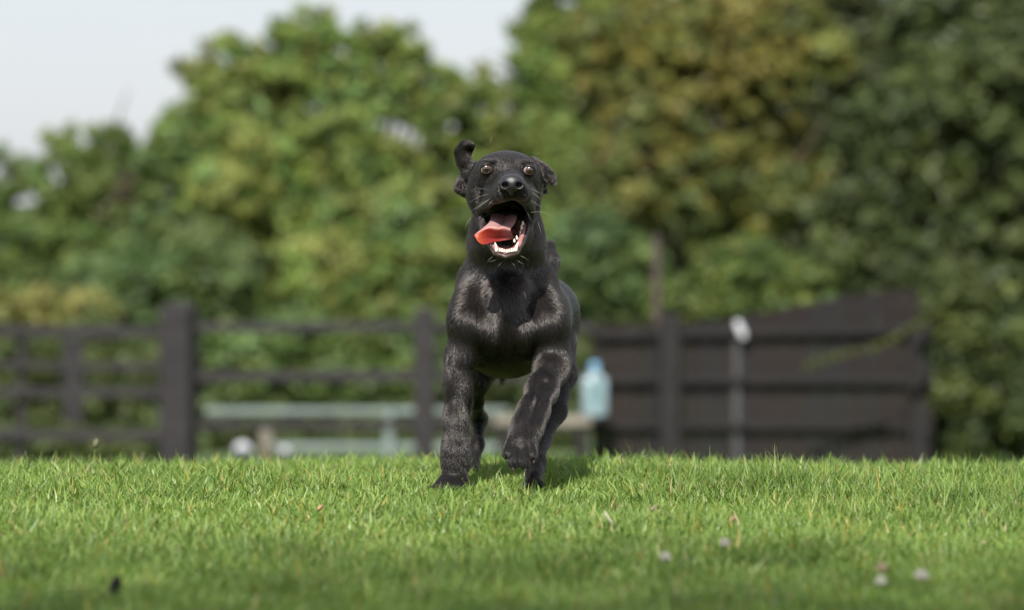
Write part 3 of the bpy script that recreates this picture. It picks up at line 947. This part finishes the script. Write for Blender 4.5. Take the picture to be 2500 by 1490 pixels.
# lower jaw: sides, chin and floor
D.cone((1166, 515, 6.955), 16, (1200, 595, 6.87), 12, 0.012, d=HEAD, ln=0.0045)
D.cone((1304, 512, 6.955), 16, (1268, 595, 6.87), 12, 0.012, d=HEAD, ln=0.0045)
D.ell((1235, 612, 6.875), (37, 0.045, 23), 0.012, d=(0, 0.6, -0.4), ln=0.006)
D.ell((1236, 570, 6.97), (66, 0.05, 60), 0.02, d=(0, 0.6, -0.8), ln=0.009)
# mouth opening
CAV = dict(c=(1235, 546, 6.87), r=(53, 0.085, 51))
cav_i0 = len(D.prims)
D.ell(CAV['c'], CAV['r'], 0.006, 's')
D.ell((1235, 582, 6.858), (31, 0.055, 28), 0.006, 's')
cav_i1 = len(D.prims)
# eye sockets and lids
EYES = ((1187, 412, 6.893, 15.5, (-0.28, -1, 0.10)), (1292, 415, 6.895, 15.0, (0.30, -1, 0.10)))
for ex, ey, eY, er, ed in EYES:
    D.ell((ex, ey, eY - 0.006), (er * 0.88, 0.018, er * 0.72), 0.003, 's')
# ears
D.chain([(1152, 418, 6.99, 24), (1133, 396, 6.99, 18), (1126, 372, 6.99, 15), (1136, 356, 6.985, 13), (1152, 356, 6.98, 10)], 0.014, None, 0.0038)
D.cone((1140, 376, 6.998), 12, (1150, 364, 6.99), 9, 0.008, d=(0.5, -0.3, 0.6), ln=0.0035)
D.ell((1146, 371, 6.972), (8, 0.012, 9), 0.006, 's')
D.chain([(1150, 425, 7.0, 20), (1130, 445, 7.0, 16), (1122, 460, 6.99, 12), (1132, 474, 7.0, 10)], 0.012, None, 0.0038)
D.ell((1137, 452, 6.975), (8, 0.012, 10), 0.006, 's')
D.chain([(1303, 404, 6.98, 22), (1326, 418, 6.975, 17), (1343, 433, 6.96, 14), (1352, 448, 6.95, 10)], 0.012, None, 0.0038)
D.chain([(1318, 430, 6.98, 15), (1330, 452, 6.985, 9)], 0.010, None, 0.0035)
D.chain([(1316, 440, 7.01, 20), (1330, 466, 7.01, 10)], 0.012, None, 0.0038)

xs = np.arange(P(1030, 0, 7)[0], P(1440, 0, 7.5)[0], 0.0024)
ys = np.concatenate([np.arange(6.74, 7.06, 0.0024), np.arange(7.06, 7.76, 0.005)])
zs = np.concatenate([np.arange(-0.01, 0.38, 0.0033), np.arange(0.38, 0.66, 0.0023)])
Fd = D.field(xs, ys, zs)
Fd += 0.0022
V, FQ = surface_nets(Fd, xs, ys, zs)
del Fd
# gentle smoothing of the grid steps
def smooth_mesh(V, FQ, it=3, lam=0.5):
    e = np.concatenate([FQ[:, [0, 1]], FQ[:, [1, 2]], FQ[:, [2, 3]], FQ[:, [3, 0]]])
    e = np.concatenate([e, e[:, ::-1]])
    deg = np.bincount(e[:, 0], minlength=len(V))[:, None]
    for _ in range(it):
        s_ = np.stack([np.bincount(e[:, 0], weights=V[e[:, 1], k_], minlength=len(V)) for k_ in range(3)], 1)
        V = V + lam * (s_ / np.maximum(deg, 1) - V)
    return V
V = smooth_mesh(V, FQ, 2, 0.45)

dog = empty('dog', tuple(np.array([float(P(1230, 0, 7.1)[0]), 7.1, 0.0])))
tag(dog, 'black Labrador puppy running at the camera with mouth open', 'dog')
M['skin'] = noise_mat('black_skin', (0.006, 0.0055, 0.0055), (0.012, 0.011, 0.01), 300, 0.45, 0.1, spec=0.12)
M['mouth'], N_, L_, b_, o_ = mat_new('mouth_lining')
tc = N_.new('ShaderNodeTexCoord'); no = N_.new('ShaderNodeTexNoise'); no.inputs['Scale'].default_value = 55
L_.new(tc.outputs['Object'], no.inputs['Vector'])
rp = N_.new('ShaderNodeValToRGB'); rp.color_ramp.elements[0].position = 0.42; rp.color_ramp.elements[0].color = (0.06, 0.022, 0.022, 1)
rp.color_ramp.elements[1].position = 0.62; rp.color_ramp.elements[1].color = (0.36, 0.15, 0.14, 1)
L_.new(no.outputs[0], rp.inputs[0]); L_.new(rp.outputs[0], b_.inputs['Base Color'])
b_.inputs['Roughness'].default_value = 0.25; b_.inputs['Subsurface Weight'].default_value = 0.2
b_.inputs['Subsurface Radius'].default_value = (0.01, 0.004, 0.003)

body_me = fast_mesh('body', V, [FQ])
fc = V[FQ].mean(1)
cavd = np.minimum(SDF.dist(D.prims[cav_i0], fc), SDF.dist(D.prims[cav_i0 + 1], fc))
eyed = np.min([np.linalg.norm(fc - P(e[0], e[1], e[2] - 0.01), axis=1) - e[3] * 0.9 * ppm(6.88) for e in EYES], axis=0)
in_mouth = cavd < 0.0035
body = link('body', body_me, [M['skin'], M['mouth']], dog, True)
body_me.polygons.foreach_set('material_index', in_mouth.astype(np.int32))

# ---- coat of short hair
def build_coat(count):
    tri = np.concatenate([FQ[:, [0, 1, 2]], FQ[:, [0, 2, 3]]])
    tm = np.concatenate([in_mouth, in_mouth]); te = np.concatenate([eyed, eyed]) < 0.0012
    a, b, c = V[tri[:, 0]], V[tri[:, 1]], V[tri[:, 2]]
    nrm = np.cross(b - a, c - a); ar = np.linalg.norm(nrm, axis=1) * 0.5
    # vertex normals
    vn = np.zeros_like(V)
    for k_ in range(3):
        for ax in range(3):
            vn[:, ax] += np.bincount(tri[:, k_], weights=nrm[:, ax], minlength=len(V))
    vn /= np.linalg.norm(vn, axis=1)[:, None] + 1e-12
    w = ar * (~tm) * (~te)
    cen = (a + b + c) / 3
    w = w * np.where(cen[:, 1] > 7.3, 0.55, 1.0) * np.where(cen[:, 2] > 0.42, 1.6, np.where(cen[:, 2] < 0.22, 1.7, 1.0))
    g = np.random.default_rng(3)
    pick = g.choice(len(tri), count, p=w / w.sum())
    u, v = g.random(count), g.random(count)
    fl = u + v > 1; u[fl] = 1 - u[fl]; v[fl] = 1 - v[fl]
    T = tri[pick]
    p = V[T[:, 0]] * (1 - u - v)[:, None] + V[T[:, 1]] * u[:, None] + V[T[:, 2]] * v[:, None]
    n = vn[T[:, 0]] * (1 - u - v)[:, None] + vn[T[:, 1]] * u[:, None] + vn[T[:, 2]] * v[:, None]
    n /= np.linalg.norm(n, axis=1)[:, None] + 1e-12
    pr = [q for q in D.prims if q['op'] == 'u']
    dist = np.stack([SDF.dist(q, p) for q in pr], 1)
    wgt = np.exp(-(dist - dist.min(1)[:, None]) / 0.012)
    wgt /= wgt.sum(1)[:, None]
    nose = P(1249, 462, 6.79)
    hd = p - nose; hd /= np.linalg.norm(hd, axis=1)[:, None] + 1e-9
    dirv = np.zeros_like(p); ln = np.zeros(len(p))
    for i_, q in enumerate(pr):
        dv = hd if isinstance(q['d'], str) else np.array(q['d'], float) / np.linalg.norm(q['d'])
        dirv += wgt[:, i_:i_ + 1] * dv
        ln += wgt[:, i_] * q['ln']
    calm = np.where(p[:, 2] > 0.41, 0.5, np.where(p[:, 2] < 0.24, 0.4, 0.85))[:, None]
    # coherent sway that gathers the hair into soft locks
    for f, amp in ((38.0, 0.12), (110.0, 0.07), (620.0, 0.10), (1500.0, 0.10)):
        ph = np.stack([np.sin(p @ (f * np.array([1.0, 0.6, 0.4])) + 1.3 * np.sin(p @ (f * np.array([0.2, 0.9, -0.7])))),
                       np.sin(p @ (f * np.array([-0.5, 0.8, 0.9])) + 0.7),
                       np.sin(p @ (f * np.array([0.7, -0.3, 1.0])) + 2.1)], 1)
        dirv += amp * ph * calm
    dirv += g.normal(size=p.shape) * 0.05
    t = dirv - n * (dirv * n).sum(1)[:, None]
    t /= np.linalg.norm(t, axis=1)[:, None] + 1e-9
    ln = ln * (0.75 + 0.5 * g.random(len(p)))
    # fade hair length near lids and lips
    lift = np.radians(np.where(p[:, 2] > 0.44, 24, np.where(p[:, 2] < 0.27, 5.5, 5)) + 5 * g.random(len(p)))[:, None]
    L1 = (ln * 0.5)[:, None]
    p0 = p - n * 0.0003
    p1 = p0 + L1 * (t * np.cos(lift) + n * np.sin(lift))
    p2 = p1 + L1 * (t * np.cos(lift * 0.45) + n * np.sin(lift * 0.45)) + g.normal(size=p.shape) * 0.0005
    cu = bpy.data.hair_curves.new('coat')
    cu.add_curves([3] * len(p))
    pts = np.stack([p0, p1, p2], 1).reshape(-1, 3).astype(np.float32)
    cu.points.foreach_set('position', pts.ravel())
    rad = np.tile(np.array([0.00019, 0.00016, 0.00004], np.float32), len(p))
    at = cu.attributes.get('radius') or cu.attributes.new('radius', 'FLOAT', 'POINT')
    at.data.foreach_set('value', rad)
    m, N, L, b, out = mat_new('black_hair')
    N.remove(b)
    h = N.new('ShaderNodeBsdfHairPrincipled')
    h.parametrization = 'COLOR'
    hi = N.new('ShaderNodeHairInfo')
    hr = N.new('ShaderNodeValToRGB')
    hr.color_ramp.elements[0].position = 0.35; hr.color_ramp.elements[0].color = (0.007, 0.005, 0.004, 1)
    hr.color_ramp.elements[1].position = 1.0; hr.color_ramp.elements[1].color = (0.028, 0.0195, 0.0145, 1)
    L.new(hi.outputs['Random'], hr.inputs[0]); L.new(hr.outputs[0], h.inputs['Color'])
    h.inputs['Roughness'].default_value = 0.19
    h.inputs['Radial Roughness'].default_value = 0.6
    h.inputs['IOR'].default_value = 1.66
    if 'Random Roughness' in h.inputs: h.inputs['Random Roughness'].default_value = 0.3
    L.new(h.outputs[0], out.inputs[0])
    o = link('coat', cu, m, dog)
    return o


build_coat(400000)


def sdf_part(name, S, step, mat, off=0.0, it=2):
    lo = np.min([S.bounds(p)[0] for p in S.prims if p['op'] == 'u'], 0) - 0.006
    hi = np.max([S.bounds(p)[1] for p in S.prims if p['op'] == 'u'], 0) + 0.006
    ax = [np.arange(lo[k_], hi[k_], step) for k_ in range(3)]
    F = S.field(*ax) + off
    v, f = surface_nets(F, *ax)
    v = smooth_mesh(v, f, it, 0.4)
    return link(name, fast_mesh(name, v, [f]), mat, dog, True)


# nose leather with nostrils
M['nose'] = noise_mat('nose_leather', (0.010, 0.009, 0.010), (0.022, 0.02, 0.021), 500, 0.36, 0.16, spec=0.6, detail=2)
S = SDF()
S.ell((1249.5, 447, 6.792), (29, 0.016, 20), 0.006)
S.ell((1249.5, 440, 6.80), (26, 0.018, 13), 0.008)
S.cone((1249, 455, 6.788), 12, (1248, 472, 6.79), 5, 0.008)
S.cone((1231, 454, 6.786), 10, (1226, 449, 6.79), 9, 0.004)
S.cone((1268, 454, 6.786), 10, (1273, 449, 6.79), 9, 0.004)
S.ell((1232.5, 452.5, 6.776), (8.5, 0.016, 7.5), 0.003, 's')
S.ell((1267, 452.5, 6.776), (8.5, 0.016, 7.5), 0.003, 's')
S.cone((1225, 456, 6.775), 2.5, (1218, 453, 6.784), 1.5, 0.002, 's')
S.cone((1275, 456, 6.775), 2.5, (1282, 453, 6.784), 1.5, 0.002, 's')
S.cone((1249, 458, 6.773), 1.3, (1248, 478, 6.776), 1.3, 0.002, 's')
sdf_part('nose', S, 0.0011, M['nose'])

# eyes
def eye_material():
    m, N, L, b, out = mat_new('dog_eye')
    tc = N.new('ShaderNodeTexCoord'); sp = N.new('ShaderNodeSeparateXYZ')
    L.new(tc.outputs['Object'], sp.inputs[0])
    rp = N.new('ShaderNodeValToRGB')
    mr = N.new('ShaderNodeMapRange'); mr.inputs['From Min'].default_value = 1.0; mr.inputs['From Max'].default_value = 0.0
    # object z of the eyeball mesh is the gaze axis, scaled to unit radius in the mesh
    L.new(sp.outputs['Z'], mr.inputs['Value'])
    L.new(mr.outputs[0], rp.inputs[0])
    e = rp.color_ramp.elements
    e[0].position = 0.0; e[0].color = (0.004, 0.003, 0.003, 1)
    e[1].position = 0.055; e[1].color = (0.004, 0.003, 0.003, 1)
    for pos, c_ in ((0.075, (0.03, 0.011, 0.005, 1)), (0.22, (0.075, 0.028, 0.011, 1)), (0.30, (0.02, 0.009, 0.006, 1)), (0.36, (0.03, 0.02, 0.018, 1)), (0.39, (0.42, 0.36, 0.33, 1))):
        n_ = e.new(pos); n_.color = c_
    L.new(rp.outputs[0], b.inputs['Base Color'])
    b.inputs['Roughness'].default_value = 0.12; b.inputs['Specular IOR Level'].default_value = 0.7
    b.inputs['Coat Weight'].default_value = 1.0; b.inputs['Coat Roughness'].default_value = 0.04; b.inputs['Coat IOR'].default_value = 1.9
    return m


M['eye'] = eye_material()
M['lid'] = noise_mat('eyelid_skin', (0.008, 0.007, 0.007), (0.02, 0.016, 0.014), 200, 0.4, 0.1)
gaze = ((0.14, -1, -0.20), (0.20, -1, -0.18))
for (ex, ey, eY, er, ed), gz_ in zip(EYES, gaze):
    bm = bmesh.new(); bmesh.ops.create_uvsphere(bm, u_segments=32, v_segments=24, radius=1.0)
    me = bpy.data.meshes.new('eye'); bm.to_mesh(me); bm.free()
    o = link('eye', me, M['eye'], dog, True)
    r_ = er * ppm(eY) * 0.97
    o.matrix_parent_inverse = Matrix.Translation(-Vector(dog.location))
    o.location = tuple(P(ex, ey, eY - 0.001)); o.scale = (r_, r_, r_)
    o.rotation_euler = Vector(gz_).to_track_quat('Z', 'Y').to_euler()
    n_ = Vector(ed).normalized()
    S = SDF()
    S.ell((ex, ey, eY - 0.001), (er + 3.2, (er + 3.2) * ppm(eY), er + 3.2), 0.002)
    S.ell((ex, ey, eY - 0.001), (er * 0.99, er * 0.99 * ppm(eY), er * 0.99), 0.0008, 's')
    sgn = -1 if ed[0] < 0 else 1
    th = R(16) * sgn
    rot = [[math.cos(th), 0, math.sin(th)], [0, 1, 0], [-math.sin(th), 0, math.cos(th)]]
    S.ell((ex - sgn * 0.5, ey + 0.6, eY - 0.013), (er * 0.93, 0.02, er * 0.62), 0.0012, 's', rot=rot)
    sdf_part('eyelid', S, 0.0009, M['lid'], it=1)

# tongue
def build_tongue():
    rows = [
        [(1198, 524, 6.945), (1214, 522, 6.95), (1232, 527, 6.95), (1250, 523, 6.945), (1262, 526, 6.94)],
        [(1196, 541, 6.90), (1212, 537, 6.905), (1229, 545, 6.905), (1246, 538, 6.90), (1259, 541, 6.90)],
        [(1184, 554, 6.865), (1205, 550, 6.862), (1221, 553, 6.862), (1236, 554, 6.866), (1249, 556, 6.873)],
        [(1159, 574, 6.842), (1190, 555.5, 6.840), (1214, 558, 6.842), (1229, 557, 6.848), (1246, 562, 6.858)],
        [(1161, 580, 6.836), (1187, 570, 6.842), (1212, 573, 6.847), (1231, 572, 6.855), (1250, 572, 6.866)],
        [(1166, 589, 6.834), (1184, 584, 6.842), (1208, 584, 6.851), (1231, 582, 6.861), (1253, 579, 6.874)],
        [(1173, 595, 6.834), (1183, 598, 6.836), (1203, 592, 6.844), (1228, 588, 6.858), (1250, 584, 6.876)],
    ]
    A = np.array([[P(*q) for q in r_] for r_ in rows])

    def cat(Aa, n, axis):
        Aa = np.moveaxis(Aa, axis, 0)
        m = len(Aa)
        ts = np.linspace(0, m - 1, n)
        outp = []
        for t_ in ts:
            i_ = min(int(t_), m - 2); f_ = t_ - i_
            p0, p1, p2, p3 = Aa[max(i_ - 1, 0)], Aa[i_], Aa[i_ + 1], Aa[min(i_ + 2, m - 1)]
            outp.append(0.5 * (2 * p1 + (p2 - p0) * f_ + (2 * p0 - 5 * p1 + 4 * p2 - p3) * f_ ** 2 + (3 * p1 - p0 - 3 * p2 + p3) * f_ ** 3))
        return np.moveaxis(np.array(outp), 0, axis)
    A = cat(cat(A, 37, 0), 25, 1)
    nr, nc = A.shape[:2]
    i_ = np.arange((nr - 1) * (nc - 1)); r_, c_ = i_ // (nc - 1), i_ % (nc - 1)
    a_ = r_ * nc + c_
    me = fast_mesh('tongue', A.reshape(-1, 3), [np.stack([a_, a_ + nc, a_ + nc + 1, a_ + 1], 1)])
    v = np.repeat(np.linspace(0, 1, nr), nc); uu = np.tile(np.linspace(0, 1, nc), nr)
    top = np.array([0.55, 0.31, 0.30]); und = np.array([0.24, 0.02, 0.018]); tip = np.array([0.46, 0.065, 0.012]); rim = np.array([0.66, 0.33, 0.28])  # tip: orange of light passing through, put into the colour
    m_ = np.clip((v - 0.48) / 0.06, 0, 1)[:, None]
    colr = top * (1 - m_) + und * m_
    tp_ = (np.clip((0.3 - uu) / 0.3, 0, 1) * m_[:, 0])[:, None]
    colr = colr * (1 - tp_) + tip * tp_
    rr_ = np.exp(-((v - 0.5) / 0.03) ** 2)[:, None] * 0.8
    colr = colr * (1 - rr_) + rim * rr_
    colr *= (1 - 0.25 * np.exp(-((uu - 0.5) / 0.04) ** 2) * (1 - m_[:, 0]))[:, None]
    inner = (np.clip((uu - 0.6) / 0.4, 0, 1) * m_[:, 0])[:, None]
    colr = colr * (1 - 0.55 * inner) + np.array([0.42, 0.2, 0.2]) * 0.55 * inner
    color_attr(me, colr)
    m, N, L, b, out = mat_new('tongue_flesh')
    at = N.new('ShaderNodeAttribute'); at.attribute_name = 'tint'
    L.new(at.outputs['Color'], b.inputs['Base Color'])
    b.inputs['Roughness'].default_value = 0.42
    b.inputs['Subsurface Weight'].default_value = 0.15; b.inputs['Subsurface Radius'].default_value = (0.006, 0.0025, 0.0015)
    no_ = N.new('ShaderNodeTexNoise'); no_.inputs['Scale'].default_value = 900
    tcn = N.new('ShaderNodeTexCoord'); L.new(tcn.outputs['Object'], no_.inputs['Vector'])
    bp = N.new('ShaderNodeBump'); bp.inputs['Strength'].default_value = 0.25; bp.inputs['Distance'].default_value = 0.001
    L.new(no_.outputs[0], bp.inputs['Height']); L.new(bp.outputs[0], b.inputs['Normal'])
    tr = N.new('ShaderNodeBsdfTranslucent'); L.new(at.outputs['Color'], tr.inputs[0])
    mx = N.new('ShaderNodeMixShader'); mx.inputs[0].default_value = 0.25
    L.new(b.outputs[0], mx.inputs[1]); L.new(tr.outputs[0], mx.inputs[2]); L.new(mx.outputs[0], out.inputs[0])
    o = link('tongue', me, m, dog, True)
    sd = o.modifiers.new('thick', 'SOLIDIFY'); sd.thickness = 0.0016; sd.offset = 0


build_tongue()

# teeth and gums
M['tooth'], N_, L_, b_, o_ = mat_new('tooth_enamel')
b_.inputs['Base Color'].default_value = (0.82, 0.78, 0.66, 1); b_.inputs['Roughness'].default_value = 0.25
M['gum'] = noise_mat('gum_flesh', (0.26, 0.1, 0.095), (0.42, 0.2, 0.185), 130, 0.28, 0.2)
M['lip'] = noise_mat('lip_skin', (0.02, 0.014, 0.013), (0.07, 0.045, 0.04), 160, 0.3, 0.2)
gp_ = [P(1196, 580, 6.87), P(1203, 598, 6.857), P(1214, 611, 6.845), P(1235, 617, 6.838), P(1256, 611, 6.845), P(1267, 598, 6.857), P(1275, 575, 6.88), P(1280, 552, 6.905)]
link('gums', tube_mesh('gums', gp_, [0.004, 0.0052, 0.006, 0.006, 0.006, 0.0054, 0.0045, 0.0035], 10), M['gum'], dog, True)
lp_ = [P(1170, 530, 6.93), P(1178, 560, 6.90), P(1194, 595, 6.862), P(1208, 619, 6.842), P(1235, 628, 6.831), P(1262, 619, 6.842), P(1275, 595, 6.862), P(1288, 560, 6.90), P(1295, 528, 6.93)]
link('lower_lip', tube_mesh('lower_lip', lp_, [0.003, 0.0036, 0.004, 0.0045, 0.0045, 0.0045, 0.004, 0.0036, 0.003], 10), M['lip'], dog, True)


def tooth(px_, py_, Y_, wpx, hpx, lean=(0, 0)):
    s = ppm(Y_)
    base = P(px_, py_, Y_)
    h, w = hpx * s, wpx * s * 0.5
    pts = [base - np.array([0, 0, h * 0.3]), base, base + np.array([lean[0] * h * 0.3, 0, h * 0.5]), base + np.array([lean[0] * h, lean[1] * h, h])]
    link('tooth', tube_mesh('tooth', pts, [w * 0.9, w, w * 0.75, w * 0.2], 8), M['tooth'], dog, True)


tooth(1212, 610, 6.839, 8, 18, (-0.2, -0.1)); tooth(1260, 609, 6.839, 8, 18, (0.3, -0.1))
for i_, x_ in enumerate((1220.5, 1226, 1231.5, 1237.5, 1243, 1249, 1254)):
    tooth(x_, 615.5 - abs(i_ - 3) * 0.9, 6.8325 + abs(i_ - 3) * 0.0012, (5.0, 5.6, 4.9, 5.2, 4.8, 5.7, 5.2)[i_], (6.5, 7.5, 6.2, 7.0, 6.0, 7.6, 6.8)[i_], (0.1 * (i_ - 3) / 3, 0))
tooth(1199, 604, 6.852, 5, 9, (-0.2, 0))
for x_, y_, Y_, w_, h_ in ((1256, 590, 6.868, 6, 7), (1262, 583, 6.875, 6, 8), (1271, 576, 6.882, 7, 12), (1274, 563, 6.893, 8, 14), (1277, 551, 6.905, 8, 12)):
    tooth(x_, y_, Y_, w_, h_, (-0.1, 0))

# whiskers and brow hairs
def build_whiskers():
    lines = []
    def arc(p0, p1, p2):
        a_, b_, c_ = P(*p0), P(*p1), P(*p2)
        lines.append([a_ * (1 - t) ** 2 + 2 * b_ * t * (1 - t) + c_ * t * t for t in np.linspace(0, 1, 6)])
    L0 = [((1195, 463), (1178, 460), (1165, 462)), ((1192, 474), (1165, 480), (1146, 495)), ((1195, 486), (1165, 505), (1144, 520)), ((1193, 489), (1175, 500), (1164, 512)),
          ((1210, 484), (1200, 492), (1195, 500)), ((1205, 487), (1198, 493), (1190, 505)), ((1150, 532), (1138, 545), (1136, 560)),
          ((1290, 457), (1306, 466), (1328, 476)), ((1295, 468), (1312, 478), (1325, 492)), ((1296, 489), (1310, 497), (1320, 508)), ((1286, 480), (1298, 488), (1302, 500)), ((1279, 476), (1290, 484), (1294, 494)),
          ((1310, 535), (1318, 552), (1322, 575)), ((1275, 500), (1290, 520), (1296, 540)), ((1292, 520), (1330, 512), (1346, 530)),
          ((1195, 365), (1196, 350), (1201, 330)), ((1300, 385), (1310, 375), (1318, 372)), ((1296, 380), (1304, 372), (1308, 368)), ((1218, 630), (1205, 638), (1192, 640)), ((1255, 632), (1268, 640), (1280, 646)), ((1262, 622), (1278, 626), (1290, 636)),
          ((1208, 625), (1196, 630), (1188, 642)), ((1225, 638), (1222, 646), (1214, 652)), ((1248, 638), (1252, 646), (1260, 651))]
    for p0, p1, p2 in L0:
        Y0 = 6.83 if p0[1] < 620 else 6.84
        if p0[1] < 400: Y0 = 6.89
        if p0[0] < 1160 or p0[0] > 1305: Y0 = 6.90
        arc((*p0, Y0 + 0.02), (*p1, Y0), (*p2, Y0 + 0.01))
    cu = bpy.data.hair_curves.new('whiskers')
    cu.add_curves([6] * len(lines))
    cu.points.foreach_set('position', np.array(lines, np.float32).ravel())
    at = cu.attributes.get('radius') or cu.attributes.new('radius', 'FLOAT', 'POINT')
    at.data.foreach_set('value', np.tile(np.array([0.00017, 0.00016, 0.00014, 0.00012, 0.0001, 0.00005], np.float32), len(lines)))
    m, N, L, b, out = mat_new('whisker')
    b.inputs['Base Color'].default_value = (0.36, 0.33, 0.29, 1); b.inputs['Roughness'].default_value = 0.4
    link('whiskers', cu, m, dog)


build_whiskers()

# claws of the planted and raised paws
M['claw'] = noise_mat('dark_claw', (0.012, 0.01, 0.009), (0.03, 0.026, 0.022), 60, 0.35, 0.05)
for tx, ty, tY in ((1077, 1194, 6.938), (1096, 1198, 6.921), (1119, 1198, 6.921), (1138, 1192, 6.938), (1050, 1196, 6.942), (1253, 1146, 6.782), (1282, 1149, 6.782), (1240, 1124, 6.792), (1303, 1128, 6.795)):
    a_ = P(tx, ty - 6, tY + 0.006); b_ = P(tx, ty + 4, tY - 0.008)
    link('claw', tube_mesh('claw', [a_, (a_ + b_) / 2 + np.array([0, -0.001, 0.001]), b_], [0.0042, 0.0033, 0.0008], 8), M['claw'], dog, True)

# ------------------------------------------------------------------ small things in the lawn
M['petal'] = noise_mat('clover_petal', (0.45, 0.43, 0.37), (0.62, 0.6, 0.54), 60, 0.7, 0.1)
M['petal_dry'] = noise_mat('clover_petal_brown', (0.3, 0.2, 0.12), (0.5, 0.4, 0.3), 60, 0.8, 0.1)
M['stem'] = noise_mat('green_stem', (0.07, 0.13, 0.03), (0.1, 0.17, 0.04), 30, 0.6, 0.05)


def clover(px_, py_, label, r_=0.0072, dry=False, seed=0):
    # depth where the lawn (plus a stalk) lies at that pixel
    hh = 0.035
    Y_ = (CAM_Z - hh) * FPX / (py_ - 518.0)
    c_ = P(px_, py_, Y_)
    z0 = gz(c_)
    root = empty('clover_flower', (c_[0], Y_, z0)); tag(root, label, 'flower', 'clover flowers in the lawn')
    link('stem', tube_mesh('stem', [(c_[0] + 0.004, Y_ + 0.003, z0 - 0.005), (c_[0] + 0.002, Y_, (z0 + c_[2]) / 2), tuple(c_)], [0.0012, 0.001, 0.001], 6), M['stem'], root, True)
    g = np.random.default_rng(seed)
    bm = bmesh.new()
    for k_ in range(70):
        u_ = g.normal(size=3); u_ /= np.linalg.norm(u_)
        if u_[2] < -0.55: continue
        q = bmesh.ops.create_cone(bm, cap_ends=True, segments=5, radius1=0.0016, radius2=0.0005, depth=r_ * 0.9)
        rot = Vector(u_ + np.array([0, 0, 0.35])).to_track_quat('Z', 'Y').to_matrix().to_4x4()
        bmesh.ops.transform(bm, matrix=Matrix.Translation(Vector(c_ + u_ * r_ * 0.62)) @ rot, verts=q['verts'])
    me = bpy.data.meshes.new('flower_head'); bm.to_mesh(me); bm.free()
    link('flower_head', me, M['petal_dry'] if dry else M['petal'], root)


clover(1625, 1361, 'white clover flower in the grass below the raised paw', seed=1)
clover(1770, 1326, 'flat white clover flower furthest back in the right grass', seed=2)
clover(2153, 1388, 'browning clover flower, upper of the close pair at right', 0.0075, True, 3)
clover(2150, 1421, 'white clover flower, lower of the close pair at right', seed=4)
clover(2250, 1407, 'largest round white clover flower near the right corner', 0.0095, seed=5)


def curled_leaf(px_, py_, w, h, colr, label, up=0.012, tilt=0.5, az=0.3, name='dead_leaf'):
    Y_ = (CAM_Z - up) * FPX / (py_ - 518.0)
    c_ = P(px_, py_, Y_)
    V_, F_ = [], []
    nu, nv = 9, 5
    for i_ in range(nu):
        t_ = i_ / (nu - 1)
        ww = w * math.sin(math.pi * (0.08 + 0.88 * t_)) ** 0.8
        for j_ in range(nv):
            s_ = (j_ / (nv - 1) - 0.5) * 2
            V_.append((s_ * ww / 2, abs(s_) ** 1.5 * w * 0.25 + 0.2 * h * (t_ - 0.5) ** 2, (t_ - 0.5) * h))
    for i_ in range(nu - 1):
        for j_ in range(nv - 1):
            a_ = i_ * nv + j_
            F_.append((a_, a_ + 1, a_ + nv + 1, a_ + nv))
    me = bpy.data.meshes.new(name); me.from_pydata(V_, [], F_)
    m = noise_mat('leaf_' + name, tuple(v * 0.7 for v in colr), colr, 120, 0.7, 0.3)
    o = link(name, me, m, None, True)
    o.location = tuple(c_); o.rotation_euler = (tilt, az, az * 2)
    sd = o.modifiers.new('thick', 'SOLIDIFY'); sd.thickness = 0.0006
    tag(o, label, 'leaf', 'dead leaves in the lawn')


curled_leaf(284, 1434, 0.016, 0.032, (0.012, 0.010, 0.012), 'small black curled leaf in the near left grass', 0.02, 0.2, 0.25)
curled_leaf(786, 1242, 0.012, 0.02, (0.45, 0.27, 0.15), 'tan dead leaf scrap lying in the grass left of centre', 0.014, 1.2, 1.2)
curled_leaf(1790, 1272, 0.012, 0.014, (0.30, 0.19, 0.13), 'small brown leaf scrap in the grass right of the dog', 0.014, 0.6, 0.5)
curled_leaf(1598, 1243, 0.010, 0.014, (0.28, 0.2, 0.17), 'brown leaf scrap in the grass nearest the dog', 0.014, 0.6, 0.5)
curled_leaf(1484, 1267, 0.006, 0.028, (0.5, 0.45, 0.36), 'bleached narrow leaf leaning in the grass below the raised paw', 0.018, 0.4, -0.5)

# seed head standing above the crest at left
c_ = P(234, 1083, 7.9)
z0 = gz(c_)
sh = empty('seed_head', (c_[0], 7.9, z0)); tag(sh, 'single thin grass stalk with an oval seed head at left', 'plant')
b0_ = P(226, 1118, 7.9)
link('stalk', tube_mesh('stalk', [(b0_[0], 7.9, z0), (b0_[0] + 0.002, 7.9, (z0 + c_[2]) / 2), tuple(c_)], [0.0009, 0.0008, 0.0007], 6), M['stem'], sh, True)
M['seed'] = noise_mat('seed_husk', (0.08, 0.085, 0.045), (0.13, 0.13, 0.075), 40, 0.8, 0.1)
o = link('head', lathe('head', [(0.001, -0.011), (0.005, -0.007), (0.007, 0.0), (0.0055, 0.007), (0.001, 0.011)], 12), M['seed'], sh, True)
o.location = tuple(c_); o.rotation_euler = (0, R(15), 0)
